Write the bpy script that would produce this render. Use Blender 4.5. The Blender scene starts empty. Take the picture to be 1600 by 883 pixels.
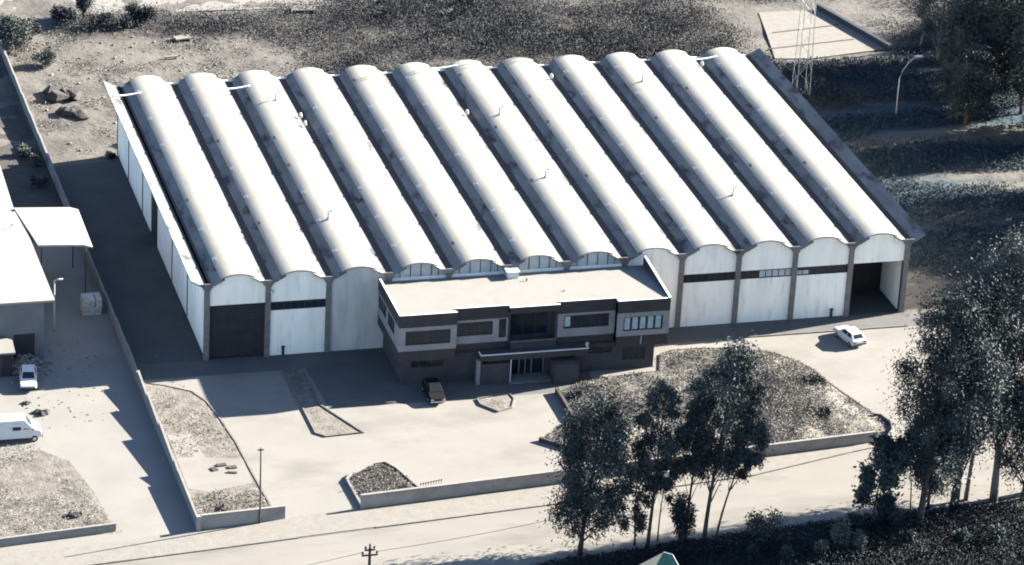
import bpy, bmesh, math, random
import numpy as np
from mathutils import Vector, Matrix
PI = math.pi
rad = math.radians
random.seed(7)
C = bpy.context.scene.collection
scene = bpy.context.scene

# ------------------------------------------------------------------ camera
cam_d = bpy.data.cameras.new('camera')
cam = bpy.data.objects.new('camera', cam_d); C.objects.link(cam)
cam_d.sensor_width = 36.0
cam_d.lens = 127.388
cam_d.clip_start = 1.0
cam_d.clip_end = 3000.0
R_ = (0.964479, -0.259162, 0.051139); U_ = (0.063173, 0.414265, 0.907961); F_ = (0.256495, 0.872479, -0.415922)
cam.matrix_world = Matrix(((R_[0], U_[0], -F_[0], -61.099), (R_[1], U_[1], -F_[1], -311.569), (R_[2], U_[2], -F_[2], 154.683), (0, 0, 0, 1)))
scene.camera = cam

scene.cycles.filter_width = 1.9

# ------------------------------------------------------------------ light
SUN_EL = 22.5
SUN_AZ = math.atan2(0.984, 0.180)          # from +Y towards +X
world = bpy.data.worlds.new('World'); scene.world = world; world.use_nodes = True
nt = world.node_tree
bg = nt.nodes['Background']
sky = nt.nodes.new('ShaderNodeTexSky')
sky.sky_type = 'NISHITA'; sky.sun_disc = False
sky.air_density = 0.8; sky.dust_density = 0.5; sky.ozone_density = 2.2; sky.altitude = 100
sky.sun_elevation = rad(SUN_EL); sky.sun_rotation = SUN_AZ
nt.links.new(sky.outputs[0], bg.inputs[0])
bg.inputs[1].default_value = 0.05
sd = bpy.data.lights.new('sun', 'SUN'); sd.energy = 5.0; sd.angle = rad(0.5); sd.color = (1.0, 0.925, 0.80)
sun = bpy.data.objects.new('sun', sd); C.objects.link(sun)
to_sun = Vector((math.sin(SUN_AZ) * math.cos(rad(SUN_EL)), math.cos(SUN_AZ) * math.cos(rad(SUN_EL)), math.sin(rad(SUN_EL))))
sun.rotation_euler = to_sun.to_track_quat('Z', 'Y').to_euler()
sun.location = (60, 20, 90)
vs = scene.view_settings
vs.view_transform = 'Standard'; vs.look = 'None'; vs.gamma = 1.0; vs.use_curve_mapping = False
vs.exposure = 3.08

# ------------------------------------------------------------------ materials
BRIGHT = ('white_wall', 'grey_wall', 'gutter_concrete', 'roof_shell', 'frosted_glass', 'curtain_pane', 'pale_roof', 'office_render')
def mat(name, c1, c2=None, scale=1.0, detail=6.0, rough=0.85, bump=0.0, bscale=None, stretch=(1, 1, 1), lo=0.35, hi=0.65, spec=0.3, metal=0.0, c3=None, scale3=0.2, lo3=0.55, hi3=0.7, world_pos=False):
    if name not in BRIGHT: c1, c2, c3 = [None if c is None else tuple(q * .83 for q in c) for c in (c1, c2, c3)]
    m = bpy.data.materials.new(name); m.use_nodes = True
    t = m.node_tree; b = t.nodes['Principled BSDF']
    b.inputs['Roughness'].default_value = rough
    b.inputs['Specular IOR Level'].default_value = spec
    b.inputs['Metallic'].default_value = metal
    if c2 is None:
        b.inputs['Base Color'].default_value = (*c1, 1); return m
    if world_pos:
        src = t.nodes.new('ShaderNodeNewGeometry').outputs['Position']
    else:
        src = t.nodes.new('ShaderNodeTexCoord').outputs['Object']
    mp = t.nodes.new('ShaderNodeMapping'); mp.inputs['Scale'].default_value = stretch
    t.links.new(src, mp.inputs[0])
    def noise(s, d):
        n = t.nodes.new('ShaderNodeTexNoise'); n.inputs['Scale'].default_value = s; n.inputs['Detail'].default_value = d
        n.inputs['Roughness'].default_value = 0.6
        t.links.new(mp.outputs[0], n.inputs['Vector']); return n
    def ramp(n, a, z):
        r = t.nodes.new('ShaderNodeMapRange'); r.inputs['From Min'].default_value = a; r.inputs['From Max'].default_value = z
        t.links.new(n.outputs['Fac'], r.inputs['Value']); return r
    n1 = noise(scale, detail)
    mx = t.nodes.new('ShaderNodeMix'); mx.data_type = 'RGBA'
    mx.inputs[6].default_value = (*c1, 1); mx.inputs[7].default_value = (*c2, 1)
    t.links.new(ramp(n1, lo, hi).outputs[0], mx.inputs[0])
    out = mx.outputs[2]
    if c3 is not None:
        n3 = noise(scale3, 5.0)
        m3 = t.nodes.new('ShaderNodeMix'); m3.data_type = 'RGBA'
        t.links.new(out, m3.inputs[6]); m3.inputs[7].default_value = (*c3, 1)
        t.links.new(ramp(n3, lo3, hi3).outputs[0], m3.inputs[0]); out = m3.outputs[2]
    t.links.new(out, b.inputs['Base Color'])
    if bump > 0:
        nb = noise(bscale or scale * 4, 4.0)
        bp = t.nodes.new('ShaderNodeBump'); bp.inputs['Strength'].default_value = bump; bp.inputs['Distance'].default_value = 0.2
        t.links.new(nb.outputs['Fac'], bp.inputs['Height']); t.links.new(bp.outputs[0], b.inputs['Normal'])
    return m

M = {}
M['white_wall'] = mat('white_wall', (.88, .83, .72), (.76, .72, .63), .5, 8, .9, stretch=(1.6, 1.6, .3), c3=(.56, .53, .48), scale3=1.0, lo3=.56, hi3=.8, spec=.1)
M['dim_wall'] = mat('dim_render', (.17, .175, .18), (.13, .135, .14), .5, 8, .9)
M['grey_wall'] = mat('grey_wall', (.52, .50, .46), (.38, .37, .35), .5, 8, .9, stretch=(1.5, 1.5, .35), spec=.1)
M['column'] = mat('column_concrete', (.20, .185, .165), (.14, .13, .12), 1.6, 8, .9, bump=.1)
M['wing'] = mat('gutter_concrete', (.165, .162, .155), (.105, .104, .103), .55, 9, .9, stretch=(1.2, .45, 1), c3=(.032, .034, .038), scale3=.6, lo3=.53, hi3=.66, bump=.15, bscale=3)
M['channel'] = mat('gutter_bottom', (.035, .035, .038), (.065, .063, .06), 1.2, 6, .95)  # darker tone for the off-centre gutter bottom band and drain discs
M['shell'] = mat('roof_shell', (.28, .263, .225), (.24, .228, .197), .6, 9, .85, stretch=(1.4, .3, 1), c3=(.16, .155, .14), scale3=1.3, lo3=.64, hi3=.82, bump=.05, bscale=1.5)
M['dark_metal'] = mat('dark_metal', (.03, .032, .036), (.05, .05, .055), 2, 4, .6)
M['dark_door'] = mat('dark_door', (.022, .02, .024), (.035, .03, .034), .8, 4, .7)
M['glass'] = mat('window_glass', (.012, .017, .024), (.022, .028, .038), .6, 2, .15, spec=.25)
M['pale_glass'] = mat('frosted_glass', (.42, .44, .44), (.30, .33, .34), .9, 5, .5)
M['curtain'] = mat('curtain_pane', (.34, .42, .44), (.22, .29, .32), 2.5, 4, .5)
M['white_metal'] = mat('white_metal', (.62, .62, .60), (.65, .65, .63), 2, 4, .6)
M['office_wall'] = mat('office_render', (.235, .226, .226), (.19, .183, .185), .9, 8, .9, bump=.08)
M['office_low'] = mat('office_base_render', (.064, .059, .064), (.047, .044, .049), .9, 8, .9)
M['fascia'] = mat('dark_fascia', (.04, .034, .036), (.055, .047, .048), 1.2, 6, .8)
M['roof_flat'] = mat('flat_roof', (.185, .180, .169), (.170, .165, .155), .6, 8, .9, c3=(.145, .140, .132), scale3=.25, lo3=.58, hi3=.8)
M['pale_roof'] = mat('pale_roof', (.25, .238, .212), (.215, .205, .183), .5, 8, .9, c3=(.17, .16, .145), scale3=.4, lo3=.6, hi3=.8)
M['yard'] = mat('yard_concrete', (.185, .176, .162), (.168, .16, .147), .25, 9, .9, c3=(.115, .108, .098), scale3=.16, lo3=.50, hi3=.78, bump=.06, bscale=4, stretch=(.6, 1, 1), world_pos=True)
M['street'] = mat('street_paving', (.176, .166, .150), (.155, .146, .132), .3, 9, .9, stretch=(.35, 1, 1), c3=(.105, .098, .088), scale3=.22, lo3=.50, hi3=.74, bump=.06, bscale=5, world_pos=True)
M['pavement'] = mat('footpath_gravel', (.178, .168, .153), (.15, .141, .128), 1.2, 9, .95, bump=.15, bscale=6, world_pos=True)
M['kerb'] = mat('kerb_stone', (.16, .15, .14), (.10, .095, .09), 1.5, 6, .9)
M['asphalt'] = mat('asphalt', (.055, .056, .058), (.07, .07, .071), .3, 8, .95, c3=(.095, .093, .09), scale3=.3, lo3=.62, hi3=.8, world_pos=True)
M['apron_shade'] = mat('apron_painted_shade', (.075, .075, .075), (.095, .094, .092), .3, 8, .95, world_pos=True)  # paving colour darkened to hold the shade before the buildings
M['lot'] = mat('lot_concrete', (.185, .178, .166), (.165, .158, .147), .25, 9, .9, c3=(.14, .133, .124), scale3=.12, lo3=.55, hi3=.78, bump=.05, bscale=4, world_pos=True)
M['soil'] = mat('soil', (.165, .152, .135), (.085, .078, .07), .7, 10, .95, c3=(.05, .047, .044), scale3=.6, lo3=.58, hi3=.72, bump=.5, bscale=3, world_pos=True)
M['dark_soil'] = mat('dark_soil', (.06, .054, .05), (.035, .032, .031), .8, 8, .95, bump=.5, bscale=3, world_pos=True)
M['bed_soil'] = mat('bed_soil', (.19, .178, .158), (.125, .117, .105), .55, 10, .95, c3=(.045, .043, .042), scale3=.22, lo3=.5, hi3=.64, bump=.6, bscale=2.5, world_pos=True)
M['fence'] = mat('fence_render', (.30, .28, .26), (.22, .205, .19), .7, 8, .9, c3=(.15, .14, .13), scale3=.5, lo3=.58, hi3=.8)
M['coping'] = mat('coping', (.21, .20, .19), (.17, .16, .15), 1, 6, .9)
M['bark'] = mat('bark', (.075, .068, .06), (.04, .037, .034), 2.5, 6, .95, stretch=(1, 1, .3))
M['pale_bark'] = mat('pale_bark', (.22, .205, .18), (.10, .093, .083), 1.2, 6, .9, stretch=(1, 1, .3))
def leafmat(name, a, b, s=.5):
    return mat(name, a, b, s, 3, .75, spec=.15)
M['leaf_dark'] = leafmat('leaf_dark', (.017, .026, .028), (.034, .045, .047))
M['leaf_mid'] = leafmat('leaf_mid', (.032, .044, .046), (.060, .073, .074))
M['leaf_pale'] = leafmat('leaf_pale', (.075, .083, .079), (.135, .142, .132))
M['leaf_scrub'] = leafmat('leaf_scrub', (.018, .022, .028), (.040, .045, .052), .25)
M['scrub_tip'] = leafmat('scrub_tip', (.060, .062, .062), (.105, .104, .098), .3)
M['leaf_meadow'] = leafmat('leaf_meadow', (.010, .026, .042), (.020, .042, .060), .2)  # grass tinted navy, the colour of the shade lying there
M['leaf_verge'] = leafmat('leaf_verge', (.009, .014, .018), (.018, .025, .029), .4)
M['weed_mid'] = leafmat('weed_mid', (.065, .064, .059), (.105, .10, .092), .3)
M['straw'] = leafmat('straw', (.20, .19, .168), (.125, .118, .105), .35)
M['wood'] = mat('pole_wood', (.06, .052, .046), (.04, .035, .03), 2, 5, .9)
M['galv'] = mat('galvanised_steel', (.40, .42, .43), (.32, .34, .35), 3, 4, .55)
M['tyre'] = mat('tyre', (.015, .015, .016), (.022, .022, .022), 4, 3, .9)
M['car_white'] = mat('white_paint', (.62, .61, .59), (.58, .57, .55), 1, 3, .45, spec=.4)
M['car_dark'] = mat('dark_paint', (.006, .0065, .008), (.009, .0095, .011), 1, 3, .55, spec=.12)
M['chrome'] = mat('chrome', (.6, .62, .63), (.5, .52, .53), 3, 3, .25, metal=.6)
M['lamp_glass'] = mat('lamp_glass', (.55, .55, .52), (.45, .45, .43), 3, 3, .2)
M['teal'] = mat('teal_cladding', (.006, .022, .026), (.005, .017, .021), .9, 5, 1.0, spec=.0)
M['cream'] = mat('cream_cladding', (.20, .19, .165), (.175, .165, .145), .9, 5, .8)
M['block'] = mat('block_concrete', (.48, .46, .43), (.34, .33, .31), 1.6, 7, .95, bump=.4)
M['rubble'] = mat('rubble_stone', (.24, .225, .20), (.12, .113, .10), 2, 6, .95)

# ------------------------------------------------------------------ mesh helpers
class MB:
    def __init__(s): s.v = []; s.f = []; s.m = []
    def add(s, vs, fs, mi=0):
        o = len(s.v); s.v.extend(tuple(p) for p in vs); s.f.extend(tuple(i + o for i in f) for f in fs); s.m.extend([mi] * len(fs)); return s
    def box(s, x0, x1, y0, y1, z0, z1, mi=0):
        return s.add([(x0, y0, z0), (x1, y0, z0), (x1, y1, z0), (x0, y1, z0), (x0, y0, z1), (x1, y0, z1), (x1, y1, z1), (x0, y1, z1)],
                     [(0, 3, 2, 1), (4, 5, 6, 7), (0, 1, 5, 4), (1, 2, 6, 5), (2, 3, 7, 6), (3, 0, 4, 7)], mi)
    def obox(s, c, ax, L, W, z0, z1, mi=0):
        """box of length L along the horizontal direction ax, width W, centred on c"""
        a = Vector((ax[0], ax[1], 0)).normalized(); n = Vector((-a.y, a.x, 0)); c = Vector((c[0], c[1], 0))
        q = [c - a * L / 2 - n * W / 2, c + a * L / 2 - n * W / 2, c + a * L / 2 + n * W / 2, c - a * L / 2 + n * W / 2]
        return s.prism([(p.x, p.y) for p in q], z0, z1, mi)
    def prism(s, pts, z0, z1, mi=0):
        """vertical prism over a horizontal polygon; z0 / z1 numbers or functions of (x, y)"""
        if sum(pts[i][0] * pts[(i + 1) % len(pts)][1] - pts[(i + 1) % len(pts)][0] * pts[i][1] for i in range(len(pts))) < 0: pts = pts[::-1]
        n = len(pts); f0 = z0 if callable(z0) else (lambda x, y: z0); f1 = z1 if callable(z1) else (lambda x, y: z1)
        vs = [(x, y, f0(x, y)) for x, y in pts] + [(x, y, f1(x, y)) for x, y in pts]
        fs = [tuple(range(n - 1, -1, -1)), tuple(range(n, 2 * n))] + [(i, (i + 1) % n, n + (i + 1) % n, n + i) for i in range(n)]
        return s.add(vs, fs, mi)
    def profile_y(s, pts, y0, y1, mi=0):
        """closed (x, z) polygon swept along y"""
        if sum(pts[i][0] * pts[(i + 1) % len(pts)][1] - pts[(i + 1) % len(pts)][0] * pts[i][1] for i in range(len(pts))) < 0: pts = pts[::-1]
        n = len(pts)
        vs = [(x, y0, z) for x, z in pts] + [(x, y1, z) for x, z in pts]
        fs = [tuple(range(n)), tuple(range(2 * n - 1, n - 1, -1))] + [(i, n + i, n + (i + 1) % n, (i + 1) % n) for i in range(n)]
        return s.add(vs, fs, mi)
    def tube(s, pts, r, seg=6, mi=0, cap=True):
        pts = [Vector(p) for p in pts]; n = len(pts)
        rr = r if isinstance(r, (list, tuple)) else [r] * n
        vs = []
        for i, p in enumerate(pts):
            d = (pts[min(i + 1, n - 1)] - pts[max(i - 1, 0)]).normalized()
            u = d.cross(Vector((0, 0, 1)) if abs(d.z) < .9 else Vector((1, 0, 0))).normalized(); w = d.cross(u)
            for k in range(seg):
                a = 2 * PI * k / seg; vs.append(p + (u * math.cos(a) + w * math.sin(a)) * rr[i])
        fs = [(i * seg + k, i * seg + (k + 1) % seg, (i + 1) * seg + (k + 1) % seg, (i + 1) * seg + k) for i in range(n - 1) for k in range(seg)]
        if cap: fs += [tuple(range(seg - 1, -1, -1)), tuple((n - 1) * seg + k for k in range(seg))]
        return s.add(vs, fs, mi)
    def lathe_x(s, c, prof, seg=14, axis=(1, 0, 0), mi=0):
        """(radius, offset) profile turned round a horizontal axis through c"""
        a = Vector(axis).normalized(); u = Vector((0, 0, 1)); w = a.cross(u); c = Vector(c); n = len(prof)
        vs = [c + a * o + (u * math.cos(2 * PI * k / seg) + w * math.sin(2 * PI * k / seg)) * r for r, o in prof for k in range(seg)]
        fs = [(i * seg + k, i * seg + (k + 1) % seg, (i + 1) * seg + (k + 1) % seg, (i + 1) * seg + k) for i in range(n - 1) for k in range(seg)]
        fs += [tuple(range(seg - 1, -1, -1)), tuple((n - 1) * seg + k for k in range(seg))]
        return s.add(vs, fs, mi)
    def build(s, name, m, parent=None, smooth=False, bevel=0.0, fix=False):
        me = bpy.data.meshes.new(name)
        off = Vector(parent_loc(parent)) if parent else Vector((0, 0, 0))
        me.from_pydata([(p[0] - off.x, p[1] - off.y, p[2] - off.z) for p in s.v], [], s.f)
        for mm in (m if isinstance(m, (list, tuple)) else [m]): me.materials.append(M[mm] if isinstance(mm, str) else mm)
        for p, i in zip(me.polygons, s.m): p.material_index = i
        if fix or bevel:
            b = bmesh.new(); b.from_mesh(me); bmesh.ops.recalc_face_normals(b, faces=b.faces)
            if bevel: bmesh.ops.bevel(b, geom=list(b.edges), offset=bevel, segments=2, profile=.6, affect='EDGES', clamp_overlap=True)
            b.to_mesh(me); b.free()
        if smooth: me.polygons.foreach_set('use_smooth', [True] * len(me.polygons))
        me.update()
        o = bpy.data.objects.new(name, me); C.objects.link(o)
        if parent: o.parent = parent
        return o
def parent_loc(p):
    v = Vector((0, 0, 0))
    while p is not None: v += p.location; p = p.parent
    return v
def tag(o, label, cat, group=None, kind=None):
    o['label'] = label; o['category'] = cat
    if group: o['group'] = group
    if kind: o['kind'] = kind
    return o
def thing(name, label, cat, loc=(0, 0, 0), group=None):
    o = bpy.data.objects.new(name, None); C.objects.link(o); o.location = loc; o.empty_display_size = .5
    return tag(o, label, cat, group)
def copy_thing(src, loc, label, group=None, rotz=0.0, scale=1.0):
    r = src.copy(); C.objects.link(r); r.location = loc; r.rotation_euler = (0, 0, rotz); r.scale = (scale, scale, scale)
    r['label'] = label
    if group: r['group'] = group
    for ch in src.children:
        c = ch.copy(); C.objects.link(c); c.parent = r
        for g in ch.children:
            d = g.copy(); C.objects.link(d); d.parent = c
    return r
def struct(o, kind='structure'):
    o['kind'] = kind; return o
def sheet(name, pts, z, m, kind='structure', drop=.3):
    """thick slab whose top lies at z"""
    b = MB(); b.prism(pts, z - drop, z); return struct(b.build(name, m, fix=True), kind)
def strip(path, w, z0, z1, mb=None):
    mb = mb or MB(); P = [Vector((p[0], p[1], 0)) for p in path]; n = len(P); L = []; Rr = []
    for i, p in enumerate(P):
        d = (P[min(i + 1, n - 1)] - P[max(i - 1, 0)]).normalized(); nn = Vector((-d.y, d.x, 0)); L.append(p + nn * w / 2); Rr.append(p - nn * w / 2)
    vs = [(q.x, q.y, z) for z in (z0, z1) for q in L + Rr]
    fs = []
    for i in range(n - 1):
        a, b, c, d = i, i + 1, n + i + 1, n + i; t = 2 * n
        fs += [(t + a, t + d, t + c, t + b), (a, b, c, d), (a, t + a, t + b, b), (d, c, t + c, t + d)]
    t = 2 * n; fs += [(0, n, t + n, t), (n - 1, t + n - 1, t + 2 * n - 1, 2 * n - 1)]
    return mb.add(vs, fs)

# ------------------------------------------------------------------ ground
def smooth01(t): t = np.clip(t, 0, 1); return t * t * (3 - 2 * t)
rngG = np.random.default_rng(3)
def vnoise(X, Y, s, seed):
    r = np.random.default_rng(seed); g = r.random((64, 64)); x = X / s; y = Y / s
    xi = np.floor(x).astype(int); yi = np.floor(y).astype(int); fx = smooth01(x - xi); fy = smooth01(y - yi)
    a = g[xi % 64, yi % 64]; b = g[(xi + 1) % 64, yi % 64]; c = g[xi % 64, (yi + 1) % 64]; d = g[(xi + 1) % 64, (yi + 1) % 64]
    return a * (1 - fx) * (1 - fy) + b * fx * (1 - fy) + c * (1 - fx) * fy + d * fx * fy
def fbm(X, Y, s, seed): return (vnoise(X, Y, s, seed) * .5 + vnoise(X, Y, s / 2, seed + 1) * .25 + vnoise(X, Y, s / 4, seed + 2) * .15 + vnoise(X, Y, s / 8, seed + 3) * .1)
def scrub_density(x, y):
    """how thickly scrub covers the land behind the shed (0..1)"""
    x = np.asarray(x, float); y = np.asarray(y, float)
    main = smooth01((x - (19 + (y - 57) * .05)) / 16) * smooth01((y - 54.0) / 3) * smooth01((97.5 - y) / 2.5) * (1 - smooth01((x - 79 - (y - 70) * -.05) / 4))
    hedge = np.exp(-((y - 91.5 + .12 * x) / 3.2) ** 2) * smooth01((x + 2) / 4) * (1 - smooth01((x - 30) / 6)) * .95
    side = smooth01((x - 72.5) / 3) * smooth01((y - 44) / 8) * smooth01((68 - y) / 5) * (1 - smooth01((x - 86) / 4)) * .8
    top = smooth01((y - 88) / 3) * smooth01((x - 48) / 6) * (1 - smooth01((x - 120) / 5))
    d = np.maximum(np.maximum(main, hedge), np.maximum(side, top))
    rough = smooth01((x - 97.5) / 2) * (1 - smooth01((x - 124) / 4)) * smooth01((y - 69) / 3) * (1 - smooth01((y - 90) / 4)) * np.clip((fbm(x, y * 1.5, 6, 77) - .42) * 7, 0, .9)
    d = np.maximum(d, rough)
    gap = fbm(x, y * 1.6, 9.0, 11)
    return d * np.clip(.25 + 2.2 * (gap - .30), .1, 1.0)
def ground_height(x, y):
    x = np.asarray(x, float); y = np.asarray(y, float)
    m = smooth01((y - 53) / 5) * (1 - smooth01((x - 74) / 4))
    m2 = smooth01((x - 76) / 5) * smooth01((y + 2) / 6)
    return -.08 + m * (.05 + .5 * (fbm(x, y, 7.0, 21) - .4) + .42 * (fbm(x, y, 3.2, 23) - .45)) + m2 * .25 * (fbm(x, y, 6.0, 25) - .4)
gx = np.unique(np.concatenate([np.arange(-900, -40, 60), np.arange(-40, 130, .8), np.arange(130, 1200, 60)]))
gy = np.unique(np.concatenate([np.arange(-400, -70, 40), np.arange(-70, 110, .8), np.arange(110, 1500, 60)]))
GX, GY = np.meshgrid(gx, gy, indexing='ij')
GZ = ground_height(GX, GY); GZ[(GX < -45) | (GX > 140) | (GY > 115)] = -.08
me = bpy.data.meshes.new('ground')
nx, ny = GX.shape
idx = np.arange(nx * ny).reshape(nx, ny)
quads = np.stack([idx[:-1, :-1], idx[1:, :-1], idx[1:, 1:], idx[:-1, 1:]], -1).reshape(-1, 4)
me.vertices.add(nx * ny); me.vertices.foreach_set('co', np.stack([GX, GY, GZ], -1).ravel())
me.loops.add(quads.size); me.loops.foreach_set('vertex_index', quads.ravel())
me.polygons.add(len(quads)); me.polygons.foreach_set('loop_start', np.arange(len(quads)) * 4); me.polygons.foreach_set('loop_total', np.full(len(quads), 4))
cov = scrub_density(GX, GY)
verge = smooth01((-42.5 - GY - .02 * GX) / 2.0) * smooth01((GX - 18) / 6)
lane = smooth01((GX - 73.5) / 3) * smooth01((GY + 3) / 5) * (1 - smooth01((GY - 66) / 5)) * np.clip((.66 - fbm(GX * .45, GY * 2.5, 11, 31)) * 7, 0, .95)  # streaks of painted shade over the dark turf
cov = np.maximum(cov, verge)
at2 = me.attributes.new('turf_shade', 'FLOAT', 'POINT'); at2.data.foreach_set('value', np.clip(lane, 0, 1).ravel().astype(np.float32))
at = me.attributes.new('cover', 'FLOAT', 'POINT'); at.data.foreach_set('value', cov.ravel().astype(np.float32))
me.update(); me.validate()
me.polygons.foreach_set('use_smooth', [True] * len(me.polygons))
gm = mat('ground_earth', (.108, .101, .090), (.074, .069, .063), .22, 12, .95, c3=(.050, .047, .045), scale3=.22, lo3=.50, hi3=.72, bump=.7, bscale=1.2, world_pos=True)
t = gm.node_tree; bs = t.nodes['Principled BSDF']; lk = bs.inputs['Base Color'].links[0].from_socket
an = t.nodes.new('ShaderNodeAttribute'); an.attribute_name = 'cover'
mx = t.nodes.new('ShaderNodeMix'); mx.data_type = 'RGBA'; mx.inputs[7].default_value = (.030, .029, .030, 1)
t.links.new(an.outputs['Fac'], mx.inputs[0]); t.links.new(lk, mx.inputs[6]); an2 = t.nodes.new('ShaderNodeAttribute'); an2.attribute_name = 'turf_shade'
mx2 = t.nodes.new('ShaderNodeMix'); mx2.data_type = 'RGBA'; mx2.inputs[7].default_value = (.014, .034, .052, 1)  # navy shade tone put into the ground colour
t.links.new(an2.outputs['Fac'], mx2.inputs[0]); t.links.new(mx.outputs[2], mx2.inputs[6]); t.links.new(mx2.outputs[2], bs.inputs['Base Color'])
me.materials.append(gm)
struct(bpy.data.objects.new('ground', me)); C.objects.link(bpy.data.objects['ground'])

FY = lambda x: -33.05 + .096 * x                     # line of the street wall
KY = lambda x: -36.75 + .088 * x if x < 12 else -36.0 + .121 * (x - 8.7) - .0003 * (x - 8.7) ** 2
yard_pts = [(-6.95, -33.55), (8, -32.2), (59.3, -27.25), (62, -23.5), (61.5, -28), (84, -29), (92, -6), (78, -1.6), (73.8, -.1), (-6.95, -.1)]
sheet('yard_pavement', [(-6.95, -33.5), (8, -32.25), (59.3, -27.3), (61.5, -27.9), (84, -28.4), (92, -6), (80, -1.4), (73.8, -3.4), (36.6, -3.4), (36.2, -10.4), (31.6, -12.3), (9.6, -12.3), (9.2, -3.4), (-6.95, -3.4)], 0.0, 'yard')
sheet('forecourt_shade_pavement', [(36.59, -3.41), (36.19, -10.41), (31.59, -12.29), (9.61, -12.29), (9.21, -3.41)], -.001, 'apron_shade')  # slab coloured darker to deepen the office shade on the yard
sheet('apron_shade_pavement', [(-6.95, -3.39), (73.8, -3.39), (73.8, .0), (-6.95, .0)], 0.0, 'apron_shade')  # darker colour painted over the strip the shed front shades
sheet('side_alley_pavement', [(-6.95, .01), (-.005, .01), (-.005, 50.4), (-7.95, 49.6)], 0.0, 'asphalt')
sheet('shed_floor_pavement', [(.0, .01), (72, .01), (72, 51.9), (.0, 51.9)], 0.004, 'asphalt')
sheet('street_road', [(-60, -42.35), (-6.9, -37.45), (1.3, -36.65), (8.7, -35.95), (25.5, -34.35), (45.5, -31.95), (56.1, -29.0), (59.6, -28.2), (84, -28.45), (120, -26), (140, -34), (70, -39.5), (46, -44.2), (20, -45.2), (8, -52), (-60, -62)], -.012, 'street')
sheet('footpath', [(-60, -37.4), (-14.0, -34.72), (-7.0, -33.75), (8.1, -32.2), (59.4, -27.2), (59.4, -28.15), (56.1, -28.92), (45.5, -31.87), (25.5, -34.27), (8.7, -35.87), (1.3, -36.57), (-6.9, -37.37), (-60, -42.3)], .09, 'pavement')
sheet('neighbour_yard_pavement', [(-60, 30), (-60, -37.5), (-14, -34.7), (-7.0, -33.7), (-7.25, -3), (-7.75, 30)], .0, 'lot')
kb = MB()
kpath = [(-6.9, -37.42), (1.3, -36.62)]
for a, b in (((-60, -42.35), (-6.9, -37.42)), ((-6.9, -37.42), (1.4, -36.61)), ((8.6, -35.93), (25.5, -34.32)), ((25.5, -34.32), (45.5, -31.92)), ((45.5, -31.92), (56.2, -28.97)), ((56.2, -28.97), (59.5, -28.2))):
    strip([a, b], .16, -.2, .10, kb)
strip([(1.4, -36.61), (8.6, -35.93)], .16, -.2, .02, kb)
struct(kb.build('street_kerb', 'kerb', fix=True))
struct(strip([(5.4, -32.75), (8.0, -32.42)], .35, -.1, .10).build('gateway_kerb', 'kerb', fix=True))
struct(strip([(45.5, -3.45), (60, -3.45), (71.5, -3.45)], .15, -.1, .12).build('apron_kerb', 'kerb', fix=True))
# patch of darker tarmac in the street
pt = MB(); q = [(18.3, -42.9), (19.4, -43.1), (21.4, -42.6), (21.9, -41.6), (20.6, -41.0), (18.9, -41.2), (18.0, -42.0)]
pt.prism(q, -.05, -.007); struct(pt.build('road_patch', 'pavement', fix=True))

# ------------------------------------------------------------------ warehouse
BW, NB, H, D = 6.0, 12, 8.0, 52.0
wh = thing('warehouse', 'long white shed with twelve parallel barrel vaults and concrete gutters between', 'warehouse')
WING = [(-1.65, .72), (-1.25, .50), (-.85, .26), (-.45, .06), (-.2, 0), (.2, 0), (.45, .06), (.85, .26), (1.25, .50), (1.65, .72)]
def wing_z(d):
    d = abs(d)
    for (a, za), (b, zb) in zip(WING[5:], WING[6:]):
        if d <= b: return za + (zb - za) * max(0, (d - a)) / (b - a) if d > a else 0
    return .72
V0, V1, VS, VC = 1.28, BW - 1.28, .70, 1.07
VR = (((V1 - V0) / 2) ** 2 + (VC - VS) ** 2) / (2 * (VC - VS))
def vault_z(u):
    return VC - VR + math.sqrt(max(0, VR * VR - (u - BW / 2) ** 2))
def roof_z(u):
    """underside height above H at offset u inside a bay"""
    if u < V0 or u > V1: return wing_z(min(u, BW - u)) - .17
    return max(wing_z(min(u, BW - u)) - .17, vault_z(u) - .16)
beam0 = vault0 = vent0 = None
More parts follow.
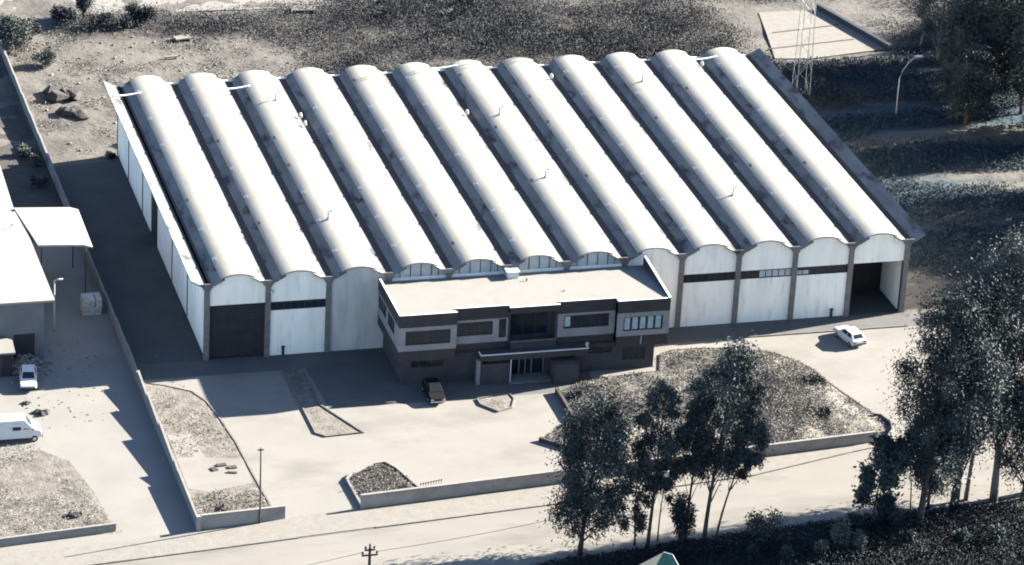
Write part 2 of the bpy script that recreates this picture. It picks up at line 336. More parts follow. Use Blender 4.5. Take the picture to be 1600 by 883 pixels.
for k in range(NB + 1):
    b = MB(); x = 6.0 * k; y0, y1 = -.42, 52.3
    top = [(x + d, H + z) for d, z in WING]; bot = [(x + d, H + z - .15) for d, z in WING]
    n = len(top)
    for i in range(n - 1):
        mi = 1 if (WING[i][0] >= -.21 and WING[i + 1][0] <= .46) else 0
        # split along y so that the concrete reads as cast lengths
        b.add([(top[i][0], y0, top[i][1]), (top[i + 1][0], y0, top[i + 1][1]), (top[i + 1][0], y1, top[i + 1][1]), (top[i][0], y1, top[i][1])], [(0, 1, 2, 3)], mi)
        b.add([(bot[i][0], y0, bot[i][1]), (bot[i + 1][0], y0, bot[i + 1][1]), (bot[i + 1][0], y1, bot[i + 1][1]), (bot[i][0], y1, bot[i][1])], [(3, 2, 1, 0)], 0)
        for yy in (y0, y1): b.add([(top[i][0], yy, top[i][1]), (top[i + 1][0], yy, top[i + 1][1]), (bot[i + 1][0], yy, bot[i + 1][1]), (bot[i][0], yy, bot[i][1])], [(0, 1, 2, 3)], 0)
    for i in (0, n - 1): b.add([(top[i][0], y0, top[i][1]), (top[i][0], y1, top[i][1]), (bot[i][0], y1, bot[i][1]), (bot[i][0], y0, bot[i][1])], [(0, 1, 2, 3)], 0)
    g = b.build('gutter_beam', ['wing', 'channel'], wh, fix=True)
    # stop end of the gutter, and its drain
    e = MB(); lip = [(d, z) for d, z in WING if abs(d) < 1.3]
    e.profile_y([(x + d, H + z + .003) for d, z in lip] + [(x + lip[-1][0] * .93, H + lip[-1][1] + .02), (x - lip[-1][0] * .93, H + lip[-1][1] + .02)] if False else
                [(x - .85, H + .262), (x - .45, H + .063), (x - .2, H + .003), (x + .2, H + .003), (x + .45, H + .063), (x + .85, H + .262)], -.40, -.30)
    e.build('stop_end', 'wing', g)
    d = MB(); dz = wing_z(.8); s_ = (.24 / .4)
    d.add([(x + .62 + .16 * math.cos(a) + .0, .75 + .26 * math.sin(a), H + .115 + .012 + (.16 * math.cos(a)) * .5) for a in [2 * PI * i / 10 for i in range(10)]], [tuple(range(10))])
    d.build('drain_hole', 'channel', g)
    # column with a flared head under the beam
    c = MB(); c.box(x - .26, x + .26, -.2, .2, 0, H - .62)
    c.profile_y([(x - .26, H - .62), (x + .26, H - .62), (x + .62, H - .02), (x + .2, H - .155), (x - .2, H - .155), (x - .62, H - .02)], -.2, .2)
    c.build('column', 'column', wh, fix=True)
for k in range(NB):
    x = 6.0 * k; b = MB(); N = 16
    us = [V0 + (V1 - V0) * i / N for i in range(N + 1)]
    ys = [-.22] + [4.33 * j for j in range(1, 12)] + [52.2]
    nu = len(us)
    rows = [[(x + u, yy, H + vault_z(u)) for u in us] for yy in ys]
    b.add([p for r in rows for p in r], [(j * nu + i, j * nu + i + 1, (j + 1) * nu + i + 1, (j + 1) * nu + i) for j in range(len(ys) - 1) for i in range(nu - 1)])
    nf = len(b.f)
    b.add([(x + u, yy, H + vault_z(u) - .15) for yy in (ys[0], ys[-1]) for u in us], [(i, nu + i, nu + i + 1, i + 1) for i in range(nu - 1)])
    for yy in (ys[0], ys[-1]):
        b.add([(x + u, yy, H + vault_z(u)) for u in us] + [(x + u, yy, H + vault_z(u) - .15) for u in us], [(i, nu + i, nu + i + 1, i + 1) for i in range(nu - 1)])
    for u in (us[0], us[-1]):
        z = H + vault_z(u); b.add([(x + u, ys[0], z), (x + u, ys[-1], z), (x + u, ys[-1], z - .15), (x + u, ys[0], z - .15)], [(0, 1, 2, 3)])
    # narrow raised seams where the lengths of the shell meet
    v = b.build('roof_vault', 'shell', wh)
    for p in v.data.polygons: p.use_smooth = p.index < nf
    # little raised dormer vents along the shaded foot of the vault
    for j in range(7):
        yv = 4.4 + j * 7.3 + random.uniform(-.4, .4)
        if random.random() < .12: continue
        t_ = MB(); u = V0 + .16; zz = H + vault_z(u)
        t_.prism([(x + u - .13, yv - .24), (x + u + .13, yv - .24), (x + u + .13, yv + .24), (x + u - .13, yv + .24)], zz - .2, lambda X, Y, a=x + u, z=zz: z + .09 + (X - a) * .45)
        t_.build('dormer_vent', 'column' if random.random() < .2 else 'white_metal', v)
# front walls
def solid_panel(x, z0, curved=True, y0=0.0, y1=.2, z1=None):
    u0, u1 = .262, BW - .262; us = [u0] + [u0 + (u1 - u0) * i / 22 for i in range(1, 22)] + [u1]
    top = [(x + u, H + roof_z(u)) for u in us] if curved else [(x + u0, z1), (x + u1, z1)]
    b = MB(); b.profile_y([(x + u0, z0)] + top + [(x + u1, z0)] if curved else [(x + u0, z0), (x + u0, z1), (x + u1, z1), (x + u1, z0)], y0, y1); return b
LZ, SZ = 5.75, 4.82
for k in range(NB):
    x = 6.0 * k
    if k in (0, 11):
        solid_panel(x, LZ).build('gable_panel', 'white_wall', wh, fix=True)
    elif k in (1, 8, 9, 10):
        solid_panel(x, LZ).build('gable_panel', 'white_wall', wh, fix=True)
        solid_panel(x, 0, False, z1=SZ).build('front_wall', 'white_wall', wh, fix=True)
        w = MB(); w.box(x + .262, x + BW - .262, .12, .16, SZ, LZ)
        wo = w.build('window_strip', 'glass', wh)
        f = MB()
        for j in range(1, 8): f.box(x + .262 + j * .6845 - .03, x + .262 + j * .6845 + .03, .06, .12, SZ + .06, LZ - .06)
        f.box(x + .262, x + BW - .262, .05, .12, SZ, SZ + .06); f.box(x + .262, x + BW - .262, .05, .12, LZ - .06, LZ)
        f.build('window_frame', 'dark_metal', wo)
        if k in (9, 10):
            p = MB()
            for j in ((3, 4, 5, 6, 7) if k == 9 else (0, 1)):
                p.box(x + .32 + j * .6845, x + .32 + j * .6845 + .60, .09, .115, SZ + .1, LZ - (.15 if k == 9 else .4))
            p.build('pale_pane', 'pale_glass', wo)
    elif k in (2, 7):
        solid_panel(x, 0).build('front_wall', 'grey_wall' if k == 2 else 'white_wall', wh, fix=True)  # third bay's white panel greyed to carry its shade
    else:
        solid_panel(x, 0, False, z1=7.42).build('front_wall', 'white_wall', wh, fix=True)
        solid_panel(x, 7.42, True, .10, .14).build('gable_glazing', 'pale_glass', wh, fix=True)
        f = MB()
        for u in (1.1, 2.15, 3.2, 4.25, 4.95): f.box(x + u - .03, x + u + .03, .04, .10, 7.45, H + roof_z(u) - .03)
        us = [.5 + 5.0 * i / 20 for i in range(21)]
        f.profile_y([(x + u, H + roof_z(u)) for u in us] + [(x + u, H + roof_z(u) - .06) for u in us[::-1]], .035, .09)
        f.build('gable_mullion', 'dark_metal', wh, fix=True)
# side walls, rear wall
sw = MB(); sw.box(-.02, .2, .2, 27.2, 0, 8.0); sw.box(-.02, .2, 31.0, 52, 0, 8.0); sw.box(-.02, .2, 27.2, 31.0, 4.75, 8.0)
sw.box(-.02, .05, -.2 + .4, .2, 0, .01)
sw.build('side_wall', 'white_wall', wh)
for yy in (9.9, 18.4, 27.1, 35.9, 44.7, 52.0):
    p = MB(); p.box(-.09, -.02, yy - .09, yy + .09, 0, 7.98); p.build('wall_pilaster', 'dark_metal', wh)
dd = MB(); dd.box(.06, .12, 27.2, 31.0, 0, 4.75)
for j in range(4): dd.box(.04, .06, 27.2 + j * .95 + .05, 27.2 + j * .95 + .12, .1, 4.7)
dd.build('sliding_door', 'dark_door', wh)
r = MB(); r.box(71.8, 72.0, .2, 52, 0, 8.0); r.build('side_wall', 'white_wall', wh)
r = MB(); r.box(.2, 71.8, 51.8, 52.0, 0, 8.15); r.build('rear_wall', 'white_wall', wh)
r = MB()
r.box(5.9, 6.1, 14, 51.8, 0, 7.4); r.box(65.9, 66.1, 1.2, 51.8, 0, 7.4); r.box(.2, 5.9, 14, 14.2, 0, 8)
r.build('inner_partition', 'grey_wall', wh)
r = MB(); r.box(66.11, 71.79, 5.6, 5.75, 0.01, 8.0); r.build('inner_partition', 'dark_door', wh)
# roller shutters half hidden in the openings of the end bays
for k, op in ((0, 0.0),):
    s_ = MB(); x = 6 * k
    for j in range(28): s_.box(x + .262, x + BW - .262, .13 + (.01 if j % 2 else 0), .17, .12 + j * .2, .31 + j * .2)
    s_.build('roller_shutter', 'dark_door', wh)
fr = MB(); fr.box(66.262, 66.36, .02, .18, 0, LZ - .004); fr.box(71.64, 71.738, .02, .18, 0, LZ - .004); fr.build('doorway_frame', 'dark_metal', wh)
# roof fittings: bent vent pipes, tie beams at the back, pale tubs in the gutters
def vent_pipe(x, y):
    u = x - 6 * math.floor(x / 6); z = H + vault_z(u)
    b = MB(); b.tube([(x, y, z - .1), (x, y, z + .75), (x + .12, y - .04, z + .92), (x + .36, y - .1, z + .98), (x + .48, y - .14, z + .86)], .10, 8); b.tube([(x, y, z - .02), (x, y, z + .12)], .2, 8)
    b.build('vent_pipe', 'galv', wh, smooth=True)
for x, y in ((14.4, 11.4), (38.6, 35.9), (56.9, 43.2), (38.9, 18.5), (56.9, 11.2), (15.6, 43.2)): vent_pipe(x, y)
for k, y in ((0, 47.6), (2, 48.0), (6, 51.0), (11, 49.8)):
    x = 6 * k; b = MB(); pts = []
    for i in range(13):
        d = -1.5 + 3.3 * i / 12; pts.append((x + d, y + .15 * d, H + .72 + .10 * (d / 1.5) ** 2))
    b.tube(pts, .11, 6); b.build('tie_beam', 'white_metal', wh, smooth=True)
def gutter_tub(k, y, s=1.0):
    b = MB(); x = 6 * k - .35
    b.lathe_x((x, y, H + .55), [(.12, -.1), (.30 * s, -.06), (.34 * s, .0), (.30 * s, .06), (.12, .1)], 12, (.9, .2, .1)); b.build('pipe_cowl', 'white_metal', wh, smooth=True)
for k, y in ((3, 39.9), (3, 37.6), (6, 38.3), (8, 47.4), (11, 48.8)): gutter_tub(k, y)
for x, z in ((7.6, .85), (64.4, .8)):
    b = MB(); b.box(x - .12, x + .12, -.16, -.003, 0, z); b.box(x - .17, x + .17, -.2, -.003, z, z + .12); b.build('meter_box', 'dark_metal', wh)
b = MB(); b.box(6.15, 6.5, -.44, -.2, 6.9, 7.1); b.tube([(6.32, -.2, 7.1), (6.32, -.34, 7.2)], .04, 6); b.build('wall_lamp', 'lamp_glass', wh)
b = MB(); b.box(71.2, 71.75, .03, .10, 5.2, 5.28); b.build('door_bracket', 'galv', wh)

# ------------------------------------------------------------------ office block
of = thing('office_building', 'two-storey flat-roofed office block with dark fascia attached to the vaulted shed', 'office', (30, -4.5, 0))
mods = [(16.9, 22.6, -9.1), (22.6, 27.9, -8.3), (27.9, 32.9, -8.9), (32.9, 38.7, -8.3), (38.7, 44.0, -9.1)]
def otop(x, y): return 7.20 + (-y) * .05
poly = [(17.05, -.205)]
for x0, x1, y in mods: poly += [(max(x0, 17.05), y + .16), (min(x1, 43.85), y + .16)]
poly += [(43.85, -.205)]
rf = MB(); rf.prism(poly, lambda x, y: otop(x, y) - .2, otop)
roof = rf.build('roof', 'roof_flat', of, fix=True)
# dark fascia, one per projecting length, standing a little above the roof
def seg(mb, x0, x1, y0, y1, z0, z1): mb.box(x0, x1, y0, y1, z0, z1)
for i, (x0, x1, y) in enumerate(mods):
    f = MB()
    z0, z1 = (6.4, 7.70) if i != 2 else (7.05, 7.70)
    f.box(x0 + (.003 if i else 0), x1 - (.003 if i < 4 else 0), y, y + .155, z0, z1)
    f.build('fascia', 'fascia', of)
f = MB(); f.box(16.9, 17.045, -8.94, -.21, 6.4, 7.71); f.build('fascia', 'fascia', of)
f = MB()
f.prism([(16.87, -9.13), (17.06, -9.13), (17.06, -.215), (16.87, -.215)], 7.712, 7.76); f.build('roof_edging', 'white_metal', of, fix=True)
pp = MB(); vs = []
for xx in (43.86, 44.0):
    vs += [(xx, -8.94, 6.4), (xx, -.21, 6.4), (xx, -.21, 8.3), (xx, -8.94, 7.72)]
pp.add(vs, [(0, 1, 2, 3), (7, 6, 5, 4), (0, 4, 5, 1), (1, 5, 6, 2), (2, 6, 7, 3), (3, 7, 4, 0)]); pp.build('parapet', 'fascia', of, fix=True)
pp = MB(); pp.add([(43.82, -9.1, 7.722), (44.04, -9.1, 7.722), (44.04, -.215, 8.312), (43.82, -.215, 8.312), (43.82, -9.1, 7.79), (44.04, -9.1, 7.79), (44.04, -.215, 8.38), (43.82, -.215, 8.38)],
    [(0, 3, 2, 1), (4, 5, 6, 7), (0, 1, 5, 4), (1, 2, 6, 5), (2, 3, 7, 6), (3, 0, 4, 7)]); pp.build('roof_edging', 'white_metal', of, fix=True)
# thin bright trim along the front roof edge
tr = MB()
for x0, x1, y in mods: tr.box(x0 + .004, x1 - .004, y - .02, y + .17, 7.702, 7.735)
tr.build('roof_edging', 'white_metal', of)
def wall_front(name, m, x0, x1, y, z0, z1, holes, th=.2):
    b = MB(); xs = sorted({x0, x1} | {h[0] for h in holes} | {h[1] for h in holes}); zs = sorted({z0, z1} | {h[2] for h in holes} | {h[3] for h in holes})
    for a, c in zip(xs, xs[1:]):
        for e, g in zip(zs, zs[1:]):
            if not any(h[0] <= a and c <= h[1] and h[2] <= e and g <= h[3] for h in holes): b.box(a, c, y, y + th, e, g)
    return b.build(name, m, of)
def window_front(x0, x1, y, z0, z1, nm, glass='glass'):
    w = MB(); w.box(x0 + .002, x1 - .002, y + .12, y + .15, z0 + .002, z1 - .002); o = w.build('window', glass, of)
    f = MB(); f.box(x0 + .001, x1 - .001, y + .05, y + .12, z0, z0 + .07); f.box(x0 + .001, x1 - .001, y + .05, y + .12, z1 - .07, z1)
    for j in range(nm + 1):
        xx = x0 + .035 + (x1 - x0 - .07) * j / nm; f.box(xx - .035, xx + .035, y + .05, y + .12, z0 + .07, z1 - .07)
    f.build('window_frame', 'dark_metal', o); return o
wins = [[(17.55, 22.0, 4.5, 6.0)], [(22.75, 26.4, 4.7, 6.15), (27.0, 27.75, 4.3, 6.3)], None, [(33.5, 38.1, 4.75, 6.15)], [(39.35, 43.35, 4.45, 5.95)]]
for (x0, x1, y), hs in zip(mods, wins):
    if hs is None: continue
    wall_front('upper_wall', 'office_wall', x0 + (.0 if x0 < 17 else .003), x1 - .003, y + .03, 3.9, 6.4, hs)
    for h in hs:
        n = 5 if h[1] - h[0] > 3 else 1
        window_front(h[0], h[1], y + .03, h[2], h[3], n)
# pale curtains behind the five lights of the end window
cu = MB()
for j in range(5): cu.box(39.35 + .12 + j * .787, 39.35 + .12 + j * .787 + .56, -9.1 + .135, -9.1 + .149, 4.56, 5.84)
cu.build('curtain', 'curtain', of)
cu = MB(); cu.box(33.62, 34.2, -8.3 + .135, -8.3 + .149, 4.95, 6.0); cu.build('curtain', 'curtain', of)
# recessed centre: glazed loggia
wall_front('recess_wall', 'office_low', 27.9, 32.9, -7.3, 3.2, 7.0, [(28.4, 32.2, 3.9, 6.3)])
window_front(28.4, 32.2, -7.3, 3.9, 6.3, 3)
b = MB(); b.box(27.91, 28.1, -8.27, -7.3, 3.2, 6.99); b.build('recess_cheek', 'office_low', of)
b = MB(); b.box(32.7, 32.89, -8.27, -7.3, 3.2, 6.99); b.build('recess_cheek', 'office_low', of)
b = MB(); b.box(28.11, 32.69, -8.75, -8.6, 3.2, 3.95); b.build('balcony_front', 'office_low', of)
b = MB(); b.box(28.11, 32.69, -8.80, -8.55, 3.953, 4.0); b.build('balcony_rail', 'column', of)
b = MB(); b.box(28.2, 32.3, -7.42, -7.303, 6.5, 6.58); b.build('blind_rail', 'white_metal', of)
# side walls of the upper floor
def side(x, th, holes, m, z0, z1, y0, y1, name):
    b = MB(); ys = sorted({y0, y1} | {h[0] for h in holes} | {h[1] for h in holes}); zs = sorted({z0, z1} | {h[2] for h in holes} | {h[3] for h in holes})
    for a, c in zip(ys, ys[1:]):
        for e, g in zip(zs, zs[1:]):
            if not any(h[0] <= a and c <= h[1] and h[2] <= e and g <= h[3] for h in holes): b.box(x, x + th, a, c, e, g)
    return b.build(name, m, of)
sh = [(-3.7, -.5, 4.8, 6.1), (-7.1, -4.3, 4.7, 6.15)]
side(16.93, .2, sh, 'office_wall', 3.9, 6.4, -8.86, -.21, 'upper_wall')
for h in sh:
    w = MB(); w.box(17.03, 17.06, h[0] + .003, h[1] - .003, h[2] + .002, h[3] - .002); o = w.build('window', 'glass', of)
    f = MB()
    for j in range(4):
        yy = h[0] + .05 + (h[1] - h[0] - .1) * j / 3; f.box(16.97, 17.03, yy - .04, yy + .04, h[2] + .08, h[3] - .08)
    f.box(16.97, 17.03, h[0] + .01, h[1] - .01, h[2], h[2] + .08); f.box(16.97, 17.03, h[0] + .01, h[1] - .01, h[3] - .08, h[3]); f.build('window_frame', 'dark_metal', o)
side(43.77, .2, [], 'office_wall', 3.9, 6.4, -8.86, -.21, 'upper_wall')
# dark slab band under the upper floor
for i, (x0, x1, y) in enumerate(mods):
    if i == 2: continue
    b = MB(); b.box(x0 + .06, x1 - .06, y + .09, y + .3, 2.75, 3.897); b.build('spandrel', 'fascia', of)
b = MB(); b.box(16.96, 17.2, -8.79, -.22, 2.75, 3.897); b.build('spandrel', 'fascia', of)
b = MB(); b.box(43.75, 43.94, -8.79, -.22, 2.75, 3.897); b.build('spandrel', 'fascia', of)
b = MB(); b.prism([(17.22, -8.6), (43.7, -8.6), (43.7, -.22), (17.22, -.22)], 2.76, 3.1); b.build('floor_slab', 'fascia', of)
# ground floor
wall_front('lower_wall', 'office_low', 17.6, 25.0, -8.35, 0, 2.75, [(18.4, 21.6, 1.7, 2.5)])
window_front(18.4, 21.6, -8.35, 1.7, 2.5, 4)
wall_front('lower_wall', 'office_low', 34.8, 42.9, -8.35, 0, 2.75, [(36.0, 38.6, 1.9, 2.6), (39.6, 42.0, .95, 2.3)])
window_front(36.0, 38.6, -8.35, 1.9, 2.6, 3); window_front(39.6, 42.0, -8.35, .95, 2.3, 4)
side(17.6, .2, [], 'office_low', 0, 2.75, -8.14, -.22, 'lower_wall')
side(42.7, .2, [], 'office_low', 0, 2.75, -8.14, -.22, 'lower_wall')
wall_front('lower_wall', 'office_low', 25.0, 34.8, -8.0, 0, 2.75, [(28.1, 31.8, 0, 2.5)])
dr = MB(); dr.box(28.1, 31.8, -7.9, -7.86, 0.02, 2.5); do = dr.build('entrance_door', 'glass', of)
f = MB()
for xx in (28.13, 29.33, 29.95, 30.57, 31.77): f.box(xx - .04, xx + .04, -7.97, -7.9, 0.02, 2.5)
f.box(28.17, 31.73, -7.965, -7.9, 2.40, 2.48); f.build('door_frame', 'office_wall', do)
# porch
b = MB(); b.box(24.95, 35.7, -9.75, -8.36, 2.55, 3.2); cp = b.build('entrance_canopy', 'fascia', of)
b = MB(); b.box(24.9, 35.75, -9.82, -9.70, 3.203, 3.29); b.box(24.9, 25.02, -9.70, -8.9, 3.203, 3.29); b.box(35.63, 35.75, -9.70, -8.9, 3.203, 3.29); b.build('trim', 'white_metal', cp)
b = MB(); b.box(35.55, 35.72, -9.6, -9.43, 3.29, 3.6); b.box(35.5, 35.77, -9.65, -9.38, 3.6, 3.72); b.build('porch_lamp', 'lamp_glass', cp)
b = MB(); b.box(25.1, 27.9, -9.65, -8.9, 0, 2.2); b.build('porch_wall', 'office_low', of)
b = MB(); b.box(24.7, 25.05, -9.5, -9.0, 0, 2.546); b.build('porch_pillar', 'office_wall', of)
b = MB(); b.box(32.2, 34.6, -10.7, -8.9, 0, 2.0); b.build('porch_wall', 'office_low', of)
b = MB(); b.tube([(28.0, -9.7, 0), (28.0, -9.7, 2.546)], .05, 8); b.build('porch_post', 'white_metal', of)
b = MB(); b.box(27.9, 32.1, -9.9, -8.02, 0, .14); b.build('entrance_step', 'column', of)
b = MB(); b.box(29.6, 30.7, -1.5, -.5, 7.15, 7.95); b.box(29.5, 30.8, -1.6, -.4, 7.95, 8.02); b.build('roof_unit', 'white_metal', of)
for xx, yy in ((34.2, -5.5), (31.3, -2.3)):
    b = MB(); b.tube([(xx, yy, 7.0), (xx, yy, 7.62)], .07, 6); b.build('roof_pipe', 'dark_metal', of)
b = MB(); b.tube([(41.2, -9.12, 3.0), (41.2, -9.16, 3.9)], .05, 6); b.build('flag_bracket', 'galv', of)

# ------------------------------------------------------------------ boundary and street walls
bw = thing('boundary_wall', 'long pale boundary wall with stepped sloping panels beside the shaded alley', 'wall', (-7, -33.8, 0))
def bx(y): return -7.0 - (max(0, y + 33.8)) * .0118
steps = [(-33.6, -24.4, 1.05, 1.2), (-24.4, -22.4, 1.05, 1.38), (-22.4, -15.0, 1.0, 1.5), (-15.0, -9.0, 1.05, 1.52), (-9.0, -4.2, 1.1, 1.5), (-4.2, 2, 1.15, 1.5), (2, 8, 1.2, 1.45), (8, 14, 1.2, 1.4)] + [(14 + 6 * i, 20 + 6 * i, 1.2, 1.35) for i in range(12)]
for a, c, za, zc in steps:
    b = MB(); x0, x1 = bx(a), bx(c)
    b.add([(x0 - .1, a, -.1), (x0 + .1, a, -.1), (x1 + .1, c - .01, -.1), (x1 - .1, c - .01, -.1), (x0 - .1, a, za), (x0 + .1, a, za), (x1 + .1, c - .01, zc), (x1 - .1, c - .01, zc)],
          [(0, 3, 2, 1), (4, 5, 6, 7), (0, 1, 5, 4), (1, 2, 6, 5), (2, 3, 7, 6), (3, 0, 4, 7)]); b.build('wall_panel', 'coping', bw)
b = MB(); b.box(-7.22, -6.82, -34.0, -33.6, 0, 1.5); b.build('end_pillar', 'fence', bw)
def street_wall(name, label, x0, x1, h0, h1, n=14):
    t_ = thing(name, label, 'wall', ((x0 + x1) / 2, FY((x0 + x1) / 2), 0))
    def slab(w, za, zb, nm, m):
        b = MB(); xs = [x0 + (x1 - x0) * i / n for i in range(n + 1)]
        for i in range(n):
            a, c = xs[i], xs[i + 1]; ha = h0 + (h1 - h0) * i / n; hc = h0 + (h1 - h0) * (i + 1) / n
            ya, yc = FY(a), FY(c)
            z = [za + (ha if nm == 'coping' else 0), za + (hc if nm == 'coping' else 0), zb + ha, zb + hc]
            b.add([(a, ya - w, z[0]), (c, yc - w, z[1]), (c, yc + w, z[1]), (a, ya + w, z[0]), (a, ya - w, z[2]), (c, yc - w, z[3]), (c, yc + w, z[3]), (a, ya + w, z[2])],
                  [(0, 3, 2, 1), (4, 5, 6, 7), (0, 1, 5, 4), (2, 3, 7, 6)] + ([(3, 0, 4, 7)] if i == 0 else []) + ([(1, 2, 6, 5)] if i == n - 1 else []))
        b.build(nm, m, t_)
    slab(.10, -.1, -.05, 'wall_face', 'fence'); slab(.15, -.05, 0.03, 'coping', 'coping')
    return t_
street_wall('street_wall', 'short pale street wall beside the gateway and the bare pole', -6.8, .95, 1.5, 1.35, 3)
street_wall('street_wall', 'long low street wall running past the planting beds to its rounded end', 8.05, 59.2, 1.45, 1.15)
re = MB()
pth = [(59.2, -27.37), (60.6, -26.9), (61.5, -25.7), (61.9, -24.2), (61.5, -22.6), (60.8, -22.2)]
strip(pth, .2, -.1, .42, re)
tag(re.build('curved_wall', 'kerb', fix=True), 'curved low wall closing the tip of the grassy bed', 'wall')
tag(strip([(52.8, -25.6), (57, -24.1), (60.9, -22.9)], .18, 0, .32).build('kerb_rail', 'coping', fix=True), 'thin pale kerb crossing the tip of the grassy bed', 'kerb')
gr = thing('bar_rack', 'small dark rack of short prongs beside the soil bed', 'rack', (15.2, -29.3, 0))
b = MB(); b.tube([(14.2, -29.5, .55), (16.4, -29.0, .55)], .035, 6); b.tube([(14.2, -29.5, .08), (16.4, -29.0, .08)], .03, 6); b.build('rail', 'dark_metal', gr)
for j in range(9):
    b = MB(); xx = 14.25 + j * .26; yy = -29.49 + j * .058
    b.tube([(xx, yy, 0), (xx, yy, .62), (xx + .05, yy - .05, .70)], .028, 5); b.build('prong', 'dark_metal', gr)

# ------------------------------------------------------------------ planting beds
def bed(name, label, pts, z, m, kw=.16, kh=.10, kmat='kerb'):
    cx = sum(p[0] for p in pts) / len(pts); cy = sum(p[1] for p in pts) / len(pts)
    t_ = thing(name, label, 'planting bed', (cx, cy, 0))
    b = MB(); b.prism(pts, -.1, z); b.build('soil', m, t_, fix=True)
    k = strip(pts + [pts[0]], kw, -.1, z + kh); k.build('edging', kmat, t_, fix=True)
    return t_
bed('triangular_bed', 'pointed narrow bed of pale soil half in the shade of the shed front', [(6.8, -3.6), (7.1, -12.0), (7.2, -17.1), (8.0, -17.9), (11.6, -17.7), (8.9, -11.5), (8.9, -3.6)], .05, 'soil', kmat='kerb')
bed('soil_bed', 'dark soil bed between gateway and rack inside the street wall', [(8.2, -32.0), (8.0, -26.8), (8.5, -26.0), (11.0, -24.3), (12.2, -24.1), (13.0, -25.5), (14.1, -29.4), (13.8, -31.4)], .18, 'dark_soil', kw=.22, kh=.12, kmat='coping')
bed('entrance_bed', 'small pointed bed in front of the office porch', [(24.0, -12.6), (24.0, -13.8), (25.3, -15.5), (26.8, -14.9), (27.5, -13.2), (27.3, -12.0)], .08, 'soil')
bed('long_bed', 'curved strip of dry soil between boundary wall and gateway', [(-6.6, -33.0), (-6.75, -4.2), (-5.0, -4.9), (-2.6, -6.6), (-1.6, -9.0), (-1.1, -12.0), (-.5, -17.5), (-.2, -23.9), (.2, -30.3), (.6, -32.7)], .04, 'soil', kh=.06)
big = [(31.9, -12.6), (31.9, -18.1), (27.9, -22.0), (29.3, -23.7), (31.1, -26.6), (34.4, -29.0), (36, -29.3), (48, -28.1), (59.0, -27.05), (60.5, -26.6), (61.3, -25.5), (61.5, -23.6), (61.1, -22.4), (59.9, -18.2), (58.9, -14.5), (58.5, -11.9), (57.5, -9.8), (55.8, -7.5), (52.3, -5.9), (48.5, -5.3), (45.8, -5.3), (44.4, -6.0), (43.2, -9.6), (37.2, -10.2), (34.9, -11.0)]
bed('grassy_bed', 'large rounded bed of rough dry grass between office and street wall', big, .12, 'bed_soil', kh=.03, kmat='dark_soil')
def bed_height(x, y):
    P = np.array(big + [big[0]]); d = np.full(np.shape(x), 1e9)
    for (ax_, ay_), (bx2, by2) in zip(P[:-1], P[1:]):
        ex, ey = bx2 - ax_, by2 - ay_; tt = np.clip(((x - ax_) * ex + (y - ay_) * ey) / (ex * ex + ey * ey + 1e-9), 0, 1)
        d = np.minimum(d, np.hypot(x - ax_ - tt * ex, y - ay_ - tt * ey))
    e = smooth01((d - .3) / 2.2)
    return .10 + e * (.10 + .75 * np.clip(fbm(x, y, 4.2, 161) - .36, 0, 1) + .55 * np.clip(fbm(x, y, 1.7, 165) - .42, 0, 1))
def in_poly(px, py, P):
    r = np.zeros(np.shape(px), bool); j = len(P) - 1
    for i in range(len(P)):
        xi, yi = P[i]; xj, yj = P[j]
        cnd = ((yi > py) != (yj > py)) & (px < (xj - xi) * (py - yi) / (yj - yi + 1e-9) + xi); r ^= cnd; j = i
    return r
hx = np.arange(27, 62.5, .3); hy = np.arange(-30, -4.5, .3); HX, HY = np.meshgrid(hx, hy, indexing='ij'); HZ = bed_height(HX, HY)
ins = in_poly(HX, HY, big); cell = ins[:-1, :-1] & ins[1:, :-1] & ins[1:, 1:] & ins[:-1, 1:]
hid = np.arange(HX.size).reshape(HX.shape)
qd = np.stack([hid[:-1, :-1], hid[1:, :-1], hid[1:, 1:], hid[:-1, 1:]], -1)[cell]
gb = bpy.data.objects['grassy_bed']; mb_ = MB(); used, inv = np.unique(qd, return_inverse=True)
mb_.add([tuple(p) for p in np.stack([HX.ravel()[used], HY.ravel()[used], HZ.ravel()[used] + .024], -1).tolist()], [tuple(f) for f in inv.reshape(-1, 4).tolist()])
mb_.build('rough_soil', 'bed_soil', gb, smooth=True)
tag(strip([(31.95, -12.3), (31.95, -18.3), (33.4, -20.2)], .3, 0, .55).build('bed_wall', 'dark_soil', fix=True), 'low dark edging wall where the grassy bed meets the yard', 'wall')
tag(strip([(27.6, -21.9), (29.0, -23.3), (31.3, -25.6)], .28, 0, .4).build('bed_wall', 'dark_soil', fix=True), 'short dark edging wall behind the broad round tree', 'wall')
sl = MB(); sl.prism([(-6.5, -15.2), (-4.3, -15.0), (-3.9, -20.2), (-.5, -21.0), (-.5, -25.8), (-4.8, -26.9), (-6.5, -26.0)], 0, .052); tag(sl.build('bed_slab', 'yard', fix=True), 'pale concrete slab laid across the long dry bed', 'slab')
for i, (x, y, l, w, a) in enumerate(((-2.7, -22.0, .9, .5, .1), (-1.8, -22.6, .8, .5, .0), (-3.5, -22.7, .5, .7, .3), (-2.0, -23.6, .9, .25, -.3))):
    b = MB(); b.obox((x, y), (math.cos(a), math.sin(a)), l, w, .05, .16)
    tag(b.build('paving_slab', 'dark_soil'), ['dark slab, widest of four lying on the pale concrete', 'dark slab nearest the kerb of four on the pale concrete', 'dark stubby slab next to the boundary wall on the pale concrete', 'thin dark strip of slab lying on the pale concrete'][i].replace('nearest', 'closest to' if False else 'beside'), 'slab', 'dark slabs on the pale concrete')

